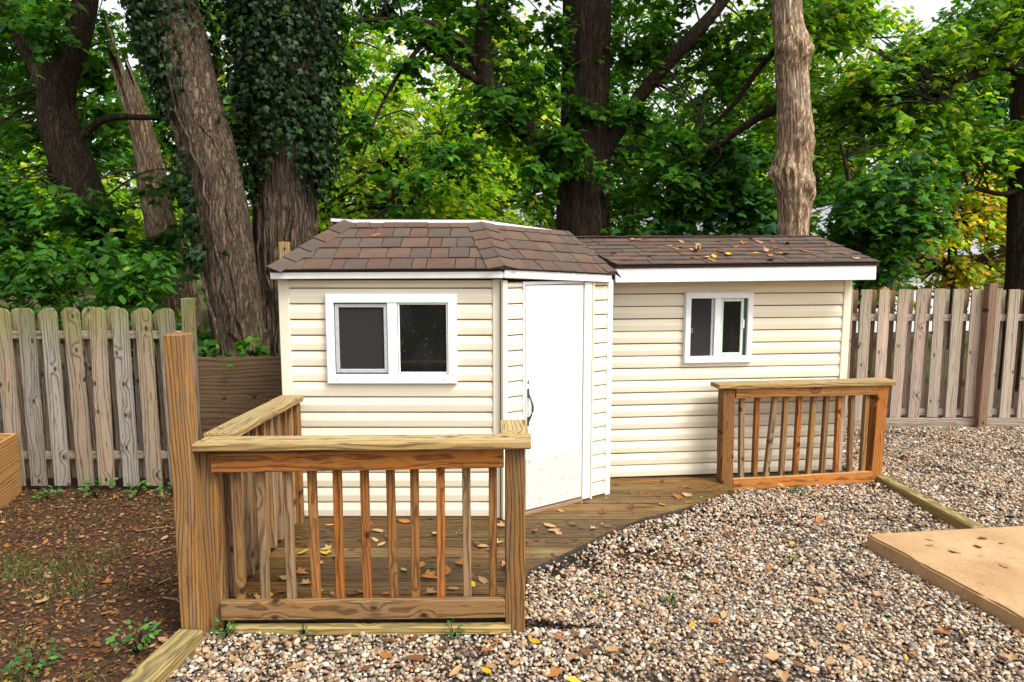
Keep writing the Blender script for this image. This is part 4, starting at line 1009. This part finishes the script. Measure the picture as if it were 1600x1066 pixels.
# sapling with twin stems
SP = [(2.25, 8.7, -.05), (2.2, 8.6, 1.96), (2.14, 8.5, 2.88), (2.3, 8.4, 3.6)]
tsp = tree_at('sapling', SP[0], 'thin dark twin-stemmed sapling above the ridge of the long shed')
add_trunk(tsp, 'trunk', SP, [.045, .035, .025, .012], M_BARK_DARK, nseg=10, rough=.05, step=.1)
add_trunk(tsp, 'stem', [(2.25, 8.7, -.05), (2.38, 8.6, 1.9), (2.42, 8.5, 2.5)], [.03, .02, .01], M_BARK_DARK, nseg=8, rough=.05, step=.1)
cl = box_clumps(rng, (1.6, 8.1, 1.85), (2.9, 8.8, 2.7), 12, .34, 130)
add_crown(tsp, rng, cl, .12, DARK + [((.04, .13, .06), 3)]); add_twigs(tsp, rng, dens(SP[1:]), cl, .008)

# left dark tree, forked
LF = [(-4.0, 7.5, -.1), (-4.2, 7.5, 1.2), (-4.56, 7.5, 2.2), (-4.83, 7.5, 3.1), (-4.80, 7.5, 3.5), (-4.5, 7.5, 4.2), (-4.1, 7.5, 6.0)]
tl_ = tree_at('forked_tree', LF[0], 'dark forked tree smothered in leaves above the left fence')
add_trunk(tl_, 'trunk', LF, [.26, .21, .20, .19, .16, .12, .07], M_BARK_DARK, nseg=40, rough=.14, seed=41)
LF2 = [(-4.84, 7.5, 3.3), (-5.0, 7.5, 3.7), (-5.2, 7.4, 4.25), (-5.5, 7.4, 5.5)]
add_trunk(tl_, 'limb', LF2, [.13, .10, .09, .05], M_BARK_BROWN, nseg=16, rough=.08, step=.08)
LF3 = [(-4.55, 7.5, 2.1), (-4.9, 7.1, 2.0), (-5.3, 6.8, 2.2)]
add_trunk(tl_, 'limb', [(-4.2, 7.5, 1.3), (-4.6, 7.2, 1.55), (-5.1, 7.0, 1.75), (-5.6, 6.8, 1.8)], [.05, .04, .03, .015], M_BARK_BROWN, nseg=10, rough=.05, step=.08)
add_trunk(tl_, 'limb', [(-4.7, 7.5, 2.9), (-4.4, 7.6, 3.18), (-4.0, 7.7, 3.22), (-3.7, 7.7, 3.2)], [.05, .04, .03, .02], M_BARK_DARK, nseg=10, rough=.05, step=.08)
cl = box_clumps(rng, (-6.6, 7.0, 1.5), (-3.4, 8.6, 4.6), 34, .42, 165) + box_clumps(rng, (-6.4, 6.6, 1.3), (-4.2, 7.4, 2.6), 12, .42, 170)
cl2 = blob_clumps(rng, (-5.2, 7.4, 7.0), (2.6, 2.0, 1.7), 14, .8, 180)
cl = [c for c in cl if not (-.58 < c[0] / c[1] < -.475 and c[2] > 2.5 and c[1] < 8.3)]
add_crown(tl_, rng, cl + cl2, .11, DARK); add_twigs(tl_, rng, dens(LF[1:], LF2), cl + cl2, .014)

# broken snag
SN = [(-3.95, 8.2, -.1), (-4.02, 8.2, 1.2), (-4.12, 8.1, 2.2), (-4.22, 8.05, 3.0), (-4.32, 8.0, 3.5)]
sn = tree_at('broken_snag', SN[0], 'broken pale dead trunk with a splintered top left of the leaning trunk')
add_trunk(sn, 'trunk', SN, [.24, .2, .16, .15, .13], M_BARK_PALE, nseg=56, rough=.3, seed=51, furrow=10, jag=1.0)
# shrubs behind the left fence
for nm, lo, hi, k_, lab in (('shrub', (-4.3, 5.7, .9), (-2.75, 6.5, 1.75), 13, 'dark leafy shrub behind the middle of the left fence'),
                            ('shrub', (-6.2, 5.6, .9), (-4.3, 6.5, 1.5), 12, 'leafy shrub behind the far left end of the left fence'),
                            ('shrub', (-3.2, 6.9, .5), (-2.3, 7.6, 1.5), 8, 'green shrub seen between the left fence post and the leaning trunk')):
    c = ((lo[0] + hi[0]) / 2, (lo[1] + hi[1]) / 2, 0)
    s_ = thing(nm, c, lab, 'shrub'); cl = box_clumps(rng, lo, hi, k_, .36, 170)
    add_crown(s_, rng, cl, .10, DARK if k_ != 8 else MIDG, OVAL, name='foliage'); add_twigs(s_, rng, [c], cl, .012)
vv_ = thing('vine_sprig', (-1.98, 5.1, .9), 'small leafy vine sprig hanging over the top of the plywood sheet', 'vine')
add_crown(vv_, rng, [(-1.98, 5.05, 1.01, .15, 60), (-1.9, 5.08, 1.0, .1, 30)], .06, MIDG, MAPLE, name='foliage')
add_trunk(vv_, 'stem', [(-1.95, 5.12, .4), (-1.96, 5.1, .9), (-1.97, 5.06, 1.0)], [.008, .006, .004], M_TWIG, nseg=6, rough=.02, step=.1)

# far trees
def far_tree(loc, zc, r, k_, R, n, size, pal, label, trunk_r=.18, group='trees far behind the sheds', mat=M_BARK_DARK, tmpl=None):
    tr = thing('background_tree', (*loc, 0), label, 'tree', group)
    top = zc + r[2] * .5
    add_trunk(tr, 'trunk', [(*loc, -.1), (loc[0] + .1, loc[1], zc * .5), (loc[0] - .1, loc[1], top)], [trunk_r * 1.2, trunk_r, trunk_r * .4], mat, nseg=16, rough=.1, step=.3)
    cl = blob_clumps(rng, (loc[0], loc[1], zc), r, k_, R, n, .45)
    add_crown(tr, rng, cl, size, pal, tmpl or SIMPLE)
    add_twigs(tr, rng, [(loc[0], loc[1], zc * .6), (loc[0], loc[1], zc), (loc[0] - .1, loc[1], top)], cl, .05)
far_tree((-2.45, 17), 4.1, (1.5, 1.2, .9), 24, .6, 170, .17, PALE, 'small pale-leaved tree seen over the ridge of the corner shed', .13, mat=M_BARK_BROWN)
far_tree((-4.8, 19), 5.4, (2.8, 2.2, 3.6), 84, .9, 170, .22, BRIGHT, 'bright yellow-green tree between the upright trunk and the pale-leaved tree')
far_tree((-.9, 21.5), 5.6, (3.4, 2.4, 3.8), 92, 1.0, 170, .24, BRIGHT, 'bright yellow-green tree behind the forked limb of the centre tree')
far_tree((-2.2, 13.5), 2.7, (2.8, 1.2, 1.6), 48, .6, 160, .16, BRIGHT, 'low bright green tree just over the corner shed roof')
far_tree((3.6, 22), 5.4, (3.6, 2.4, 4.4), 80, 1.0, 160, .24, MIDG, 'green tree between the centre tree and the pale trunk')
far_tree((8.6, 20), 5.6, (3.8, 2.4, 4.2), 80, 1.0, 160, .24, BRIGHT, 'bright green tree behind the right end of the long shed')
far_tree((8.4, 13.2), 2.3, (2.4, 1.0, 1.4), 72, .5, 150, .13, YELLOW + BRIGHT[1:4], 'low yellow-orange autumn tree over the right fence', .10)
far_tree((14, 21), 6.0, (3.6, 2.4, 4.0), 70, 1.0, 150, .25, MIDG, 'green tree behind the trunk at the right edge')
far_tree((-9.0, 15), 2.4, (2.4, 1.2, 1.8), 44, .7, 150, .17, BRIGHT, 'bright green low tree at the far left over the fence')
far_tree((-7.2, 17.5), 5.6, (2.8, 2.0, 3.8), 80, .9, 160, .22, MIDG, 'green tree behind the broken snag')
far_tree((-12.5, 19), 6.0, (3.4, 2.2, 4.2), 70, 1.0, 160, .24, MIDG, 'green tree behind the forked tree at the far left')
cl = []
for i in range(300):
    xx = rng.uniform(-40, 42); cl.append((xx, rng.uniform(34, 42), rng.uniform(.3, 10.5 + 2.5 * math.sin(xx * .35) + rng.uniform(-2, 1)), 1.8, 110))
a = spray(rng, cl, .5, MIDG + [((.12, .22, .03), 4)], per=9)
tag(obj('distant_woods', leaves_to_mesh('distant_woods', *a, SIMPLE, M_LEAF, (0, 0, 0))), 'distant line of green trees closing the view behind the houses', 'woods', kind='stuff')

# ------------------------------------------------------------------ houses beyond
def house(loc, w, d, hw, hr, label, gable_front, rot=0.):
    h = thing('house', (*loc, 0), label, 'house')
    M = Matrix.Translation((*loc, 0)) @ Matrix.Rotation(rot, 4, 'Z')
    if gable_front:
        poly = [(-w / 2, 0), (w / 2, 0), (w / 2, hw), (0, hr), (-w / 2, hw)]
    else: poly = [(-w / 2, 0), (w / 2, 0), (w / 2, hw), (-w / 2, hw)]
    me = prism_mesh('wall', poly, d, M_HWALL)
    wl_ = obj('wall', me, h, M @ Matrix.Rotation(math.pi / 2, 4, 'X'))
    V = lambda *p: M @ Vector(p)
    if gable_front:
        for s in (-1, 1):
            q = [V(0, -d / 2 - .3, hr + .14), V(0, d / 2 + .3, hr + .14), V(s * (w / 2 + .35), d / 2 + .3, hw - .12), V(s * (w / 2 + .35), -d / 2 - .3, hw - .12)]
            quad_slab('roof', q if s < 0 else q[::-1], .12, M_HROOF, h)
            board('barge_board', h, V(0, -d / 2 - .33, hr + .04), V(s * (w / 2 + .35), -d / 2 - .33, hw - .22), .16, .04, (0, 0, 1), M_WHITE)
    else:
        for s in (-1, 1):
            q = [V(-w / 2 - .3, 0, hr), V(w / 2 + .3, 0, hr), V(w / 2 + .3, s * (d / 2 + .4), hw - .1), V(-w / 2 - .3, s * (d / 2 + .4), hw - .1)]
            quad_slab('roof', q if s > 0 else q[::-1], .12, M_HROOF, h)
        for s in (-1, 1):
            g = [V(s * w / 2, -d / 2, hw), V(s * w / 2, d / 2, hw), V(s * w / 2, 0, hr - .1)]
            obj('gable', mesh_of('gable', g, [(0, 1, 2)], M_HWALL), h)
    for xx in (-w * .28, w * .28):
        wn_ = obj('window', box_mesh('window', .9, .06, 1.1, M_FRAME), h, M @ Matrix.Translation((xx, -d / 2 - .02, hw * .55)))
        obj('pane', box_mesh('pane', .74, .04, .94, M_GLASS), wn_, M @ Matrix.Translation((xx, -d / 2 - .045, hw * .55)))
house((3.6, 23.5), 4.4, 4.0, 1.7, 2.75, 'low house with a pale grey roof seen right of the centre trunk', False)
house((5.9, 22.0), 3.0, 4.0, 2.0, 3.0, 'small white gabled house seen through leaves above the long shed', True)
house((9.0, 18.0), 4.2, 4.0, 1.9, 3.1, 'grey-roofed house hidden behind the young maple', False, .15)
house((-4.3, 27), 4.0, 5.0, 3.0, 4.4, 'white gabled house behind the small pale-leaved tree', True)

# ------------------------------------------------------------------ fallen leaves, litter, weeds
LC = {'yellow': (.55, .36, .015), 'tan': (.44, .26, .115), 'brown': (.15, .065, .028), 'orange': (.36, .135, .03), 'red': (.34, .03, .018)}
LM = {k: noise_mat('fallen_leaf_' + k, v, tuple(c * .6 for c in v), 30, .6, .3, var=.3) for k, v in LC.items()}
def fallen_mesh(col, kind, curl):
    tv, tt = (MAPLE, OVAL, OVAL)[kind]
    v = tv.copy(); v[:, 1] -= .45
    if kind == 2: v[:, 0] *= .8
    v[:, 2] = curl * (v[:, 0] ** 2 * 1.6 + v[:, 1] ** 2 * .7) + .10 * np.sin(v[:, 1] * 5 + v[:, 0] * 3) * abs(curl) + .03
    if kind == 0: v *= .9
    v[:, 2] -= v[:, 2].min()
    me = tri_mesh('fallen_leaf', v, tt, LM[col]); return me
FM = {}
for c_ in LC:
    for k_ in range(3):
        for cu in (.35, .9): FM[(c_, k_, cu)] = fallen_mesh(c_, k_, cu)
rl = random.Random(5)
def leaf_place(p, surf):
    x, y = p[0], p[1]
    if surf == 'gravel':
        return ('below the front railing' if y < 2.92 and x < .1 else 'along the concrete slab' if x > 1.9 - (y - 3.866) * .225 - .35 and y < 4.1 else 'by the right fence' if y > 5.6
                else 'right of the edging timber' if x > 2.8 else 'in front of the short railing' if y > 4.1 else 'near the deck curve' if x < deck_edge_x(y) + .4 else 'in the middle of the yard' if y > 3.1 else 'in the foreground')
    if surf == 'deck boards':
        return 'behind the front balusters' if x < 0 and y < 3.6 else 'under the wide window' if x < 0 else 'before the diagonal door' if y < 4.4 and x < .7 else 'before the long shed'
    if surf == 'long shed roof':
        return 'near the eave' if y < 5.05 + (x - 1.5) * .1 else 'near the ridge' if y > 5.35 + (x - 1.5) * .1 else 'halfway up the slope'
    if surf == 'bare soil':
        return 'by the left fence' if y > 4.1 else 'beside the tall post' if x > -1.95 else 'in the lower left corner' if y < 2.95 else 'among the grass patches'
    return ''
def drop_leaf(p, col, size, surf, nrm=(0, 0, 1)):
    cu_ = rl.choice((.35, .35, .9)); kd_ = rl.choice((0, 1, 1, 1, 2))
    me = FM[(col, kd_, cu_)]
    q = Vector(nrm).to_track_quat('Z', 'Y').to_matrix().to_4x4()
    M = Matrix.Translation(p) @ q @ Matrix.Rotation(rl.uniform(0, 6.28), 4, 'Z') @ Matrix.Rotation(rl.gauss(0, .16), 4, 'X') @ Matrix.Scale(size, 4)
    o = obj('fallen_leaf', me, None, M)
    tag(o, ' '.join(f"{'small' if size < .055 else 'large'} {'curled' if cu_ > .5 else 'flat'} {col} {('lobed', 'oval', 'narrow')[kd_]} fallen leaf on the {surf} {leaf_place(p, surf)}".split()), 'leaf', f'{col} leaves on the {surf}')
def wcol(w): return rl.choices(list(w), list(w.values()))[0]
W1 = {'tan': 5, 'brown': 4.5, 'yellow': 1.3, 'orange': 2.0, 'red': .12}
for i in range(78):
    while True:
        yy = rl.uniform(3.05, 4.95); xx = rl.uniform(-1.25, 2.3)
        if yy < 4.06 and xx < deck_edge_x(yy) - .04: break
        if 4.12 < yy < 4.55 and xx > -.06 + (yy - 4.10) * 1.486 + .1 and xx < deck_edge_x(yy) - .04: break
        if 4.58 < yy < 4.85 and xx > .75 and rl.random() < .6: break
    drop_leaf((xx, yy, DZ + .003), wcol(W1), rl.uniform(.045, .10), 'deck boards')
for i in range(118):
    while True:
        yy = 2.5 + 4.0 * rl.random() ** 1.4; xx = rl.uniform(-1.2, .78 * yy)
        if yy < 2.9 or (yy < 4.5 and xx > deck_edge_x(yy) + .05) or (yy > 4.5 and xx > 2.9):
            if not (xx > 2.0 + (3.866 - yy) * .225 and yy < 3.95 + (xx - 2.083) * .123): break
    drop_leaf((xx, yy, .006), wcol(W1), rl.uniform(.035, .09), 'gravel')
for i in range(40):
    u_, v_ = rl.uniform(.05, .97), rl.uniform(.04, .9)
    p = r_el.lerp(r_er, u_).lerp(r_tl.lerp(r_tr, u_), v_) + Vector((0, 0, .018))
    drop_leaf(p, wcol({'tan': 4, 'brown': 4, 'yellow': 2.5, 'orange': 1.5}), rl.uniform(.05, .095), 'long shed roof', (0, -.25, 1))
drop_leaf(Vector(E0).lerp(Vector(E1), .37).lerp(Vector(T0).lerp(Vector(T1), .3), .66) + Vector((0, 0, .02)), 'orange', .075, 'corner shed roof', (0, -.5, .85))
for i in range(15):
    yy = rl.uniform(2.9, 4.0); xx = 2.15 + (3.866 - yy) * .225 + rl.uniform(.05, 1.0) * (yy / 3.6)
    drop_leaf((xx, min(yy, 3.85), .067), wcol({'brown': 1.5, 'tan': 5, 'yellow': 1}), rl.uniform(.04, .08), 'concrete slab')
for i in range(50):
    yy = 2.4 + 2.4 * rl.random(); xx = rl.uniform(-.78 * yy - .1, -1.5)
    drop_leaf((xx, yy, -.022), wcol({'tan': 4, 'brown': 4, 'orange': 2, 'yellow': 1, 'red': .25}), rl.uniform(.035, .075), 'bare soil')

def litter(name, label, n, region, zf, smin, smax, pal, wts):
    X, Y = region(n); n = len(X)
    pos = np.c_[X, Y, zf + RNG.uniform(0, .012, n)]
    a = RNG.uniform(0, 6.28, n); f = np.c_[np.cos(a), np.sin(a), RNG.normal(0, .25, n)]
    nn = np.c_[RNG.normal(0, .35, n), RNG.normal(0, .35, n), np.ones(n)]
    col = np.array(pal)[RNG.choice(len(pal), n, p=np.array(wts) / sum(wts))] * RNG.uniform(.6, 1.3, (n, 1))
    tag(obj(name, leaves_to_mesh(name, pos, f, nn, RNG.uniform(smin, smax, n), col, OVAL, M_WEED, (0, 0, 0))), label, 'litter', kind='stuff')
LP = [(.15, .065, .03), (.30, .155, .075), (.09, .043, .022), (.22, .085, .028), (.38, .25, .12)]
def soil_region(n):
    Y = 2.2 + 2.7 * RNG.random(n); X = RNG.uniform(-5.2, -1.5, n); k_ = (X > -.9 * Y - .5); return X[k_], Y[k_]
litter('leaf_litter', 'crumbled brown leaf litter over the bare soil at left', 24000, soil_region, -.026, .008, .036, LP, (4, 3, 3, 1.5, 1))
def grav_region(n):
    Y = 2.3 + 4.3 * RNG.random(n); X = RNG.uniform(-1.3, 5.2, n); ex = np.interp(Y, [2.9, 3.38, 3.72, 4.065, 4.284, 4.62], [.02, .066, .40, .732, 1.103, 1.52])
    k_ = ((Y < 2.88) | ((Y < 4.7) & (X > ex + .03)) | ((X > 2.9))) & ~((X > 2.05 + (3.866 - Y) * .225) & (Y < 3.88 + (X - 2.083) * .123)); return X[k_], Y[k_]
litter('leaf_crumbs', 'small brown leaf crumbs scattered over the gravel', 1100, grav_region, -.002, .012, .04, LP, (3, 3, 2, 1, 2))
def deck_region(n):
    Y = 3.02 + 1.7 * RNG.random(n); X = RNG.uniform(-1.3, 1.5, n); ex = np.interp(Y, [2.9, 3.38, 3.72, 4.065, 4.284, 4.62], [.02, .066, .40, .732, 1.103, 1.52])
    k_ = (X < ex - .02) & ((Y < 4.08) | (X > -.06 + (Y - 4.1) * 1.486 + .05)); return X[k_], Y[k_]
litter('deck_crumbs', 'tiny leaf crumbs and twigs lying on the deck boards', 420, deck_region, DZ - .002, .008, .03, LP, (3, 3, 2, 1, 2))

def blades(name, label, n, patches, hmin, hmax, pal):
    P_, F_ = [], []
    pts = []
    for (x, y, r, m) in patches:
        pts.append(np.c_[RNG.normal(x, r, m), RNG.normal(y, r * .8, m), np.full(m, -.03)])
    pos = np.concatenate(pts); n = len(pos)
    a = RNG.uniform(0, 6.28, n); f = np.c_[np.cos(a) * .6, np.sin(a) * .6, RNG.uniform(.3, 1.1, n)]
    nn = np.c_[-np.cos(a), -np.sin(a), np.full(n, .4)]
    tv = np.array([(-.04, 0, 0), (.04, 0, 0), (.03, .55, -.02), (-.03, .55, -.02), (0, 1, -.12)], np.float32); tt = np.array([(0, 1, 2), (0, 2, 3), (3, 2, 4)], np.int32)
    col = np.array(pal)[RNG.choice(len(pal), n)] * RNG.uniform(.7, 1.3, (n, 1))
    tag(obj(name, leaves_to_mesh(name, pos, f, nn, RNG.uniform(hmin, hmax, n), col, (tv, tt), M_WEED, (0, 0, 0))), label, 'grass', kind='stuff')
pt = [(-2.75, 3.55, .12, 330), (-2.5, 3.6, .10, 220), (-2.9, 3.75, .10, 200), (-2.35, 3.3, .06, 90), (-2.75, 3.2, .08, 120), (-2.0, 3.4, .05, 70), (-1.85, 3.5, .05, 70), (-3.0, 3.4, .1, 200), (-2.2, 2.85, .06, 90), (-1.75, 2.6, .05, 80), (-2.0, 2.55, .06, 120), (-2.3, 2.6, .07, 120), (-3.1, 4.5, .1, 60), (-2.2, 3.9, .06, 60)]
for i in range(60): pt.append((RNG.uniform(-3.8, -1.7), RNG.uniform(2.4, 4.7), .05, 25))
pt += [(-3.0 + .12 * i + RNG.normal(0, .05), 3.55 + RNG.normal(0, .2), .09, 160) for i in range(8)]
blades('grass', 'thin patches of short grass on the bare soil at left', 0, pt, .02, .055, [(.09, .12, .025), (.05, .09, .02), (.15, .15, .05)])

def weed(loc, r, n, size, label):
    w_ = thing('weed', loc, label, 'weed', 'small green weeds')
    th = RNG.uniform(0, 6.28, n); rr = r * np.sqrt(RNG.random(n)); h = RNG.uniform(.4, 1, n) * r * 1.1
    pos = np.c_[loc[0] + rr * np.cos(th), loc[1] + rr * np.sin(th), loc[2] + h]
    f = np.c_[np.cos(th), np.sin(th), RNG.normal(.1, .3, n)]; nn = np.c_[RNG.normal(0, .4, n), RNG.normal(-.2, .4, n), np.ones(n)]
    col = np.array([(.06, .16, .03), (.09, .22, .04), (.04, .11, .03)])[RNG.choice(3, n)] * RNG.uniform(.8, 1.2, (n, 1))
    obj('foliage', leaves_to_mesh('foliage', pos, f, nn, size * RNG.uniform(.6, 1.1, n), col, OVAL, M_WEED, loc), w_, Matrix.Translation(loc))
    V, F = [], []
    for i in range(min(n, 8)):
        v, f_ = tube([Vector((0, 0, -.01)), Vector(pos[i]) - Vector(loc)], [.0025, .0015], 4); o_ = len(V); V += v; F += [tuple(q + o_ for q in g) for g in f_]
    obj('stem', mesh_of('stem', V, F, M_WEED), w_, Matrix.Translation(loc))
for loc, r, n, s, lab in [((-1.28, 2.885, 0), .045, 16, .035, 'small green weed at the foot of the left railing post'), ((-.93, 2.88, 0), .03, 8, .03, 'tiny green sprout under the middle of the front bottom rail'),
        ((-.26, 2.885, 0), .04, 13, .03, 'small green weed near the right end of the front bottom rail'), ((-2.98, 4.74, -.02), .11, 46, .05, 'leafy green weed clump at the foot of the left fence'),
        ((-2.72, 4.78, -.02), .08, 26, .045, 'smaller weed right of the leafy clump at the left fence'), ((-2.42, 4.74, -.02), .10, 30, .045, 'trailing weed at the right end of the left fence'),
        ((-3.3, 4.70, -.02), .07, 30, .04, 'weed tuft beside the planter box'), ((-1.62, 2.78, -.02), .09, 46, .04, 'creeping weed beside the mossy edging timber'),
        ((-1.95, 2.62, -.02), .09, 50, .035, 'clover-like weed on the soil near the mossy timber'), ((2.17, 3.74, -.01), .035, 14, .035, 'green sprout at the corner of the concrete slab'),
        ((1.55, 3.62, -.005), .03, 8, .03, 'green sprout in the middle of the gravel'), ((.42, 3.22, -.005), .025, 7, .03, 'green sprout in the gravel near the front railing'),
        ((.78, 3.18, -.005), .03, 9, .035, 'pair of green sprouts in the gravel before the deck curve'), ((.62, 3.88, 0), .03, 9, .03, 'green sprout against the curved deck edge'),
        ((.95, 4.08, 0), .03, 9, .03, 'green sprout at the upper bend of the deck edge'), ((2.05, 4.74, 0), .045, 16, .035, 'green weed under the bottom rail of the short railing'),
        ((1.49, 4.68, 0), .05, 20, .035, 'green weed at the left foot of the short railing')]:
    weed(loc, r, n, s, lab)

# twigs on the soil
for (x, y, a, L, wh) in [(-2.1, 3.75, .5, .3, 'among the leaf litter in mid soil'), (-2.35, 4.1, .1, .35, 'nearest to the left fence'), (-1.75, 3.25, -.6, .22, 'pointing at the foot of the tall post'), (-1.85, 3.4, .8, .2, 'just behind another beside the tall post')]:
    p = Vector((x, y, -.015)); d = Vector((math.cos(a), math.sin(a), 0)) * L
    v, f = tube([p, p + d * .5 + Vector((0, .02, .012)), p + d], [.005, .004, .002], 5)
    tag(obj('fallen_twig', mesh_of('fallen_twig', v, f, M_FENCE_BROWN)), 'thin dry twig ' + wh, 'twig', 'twigs on the bare soil')
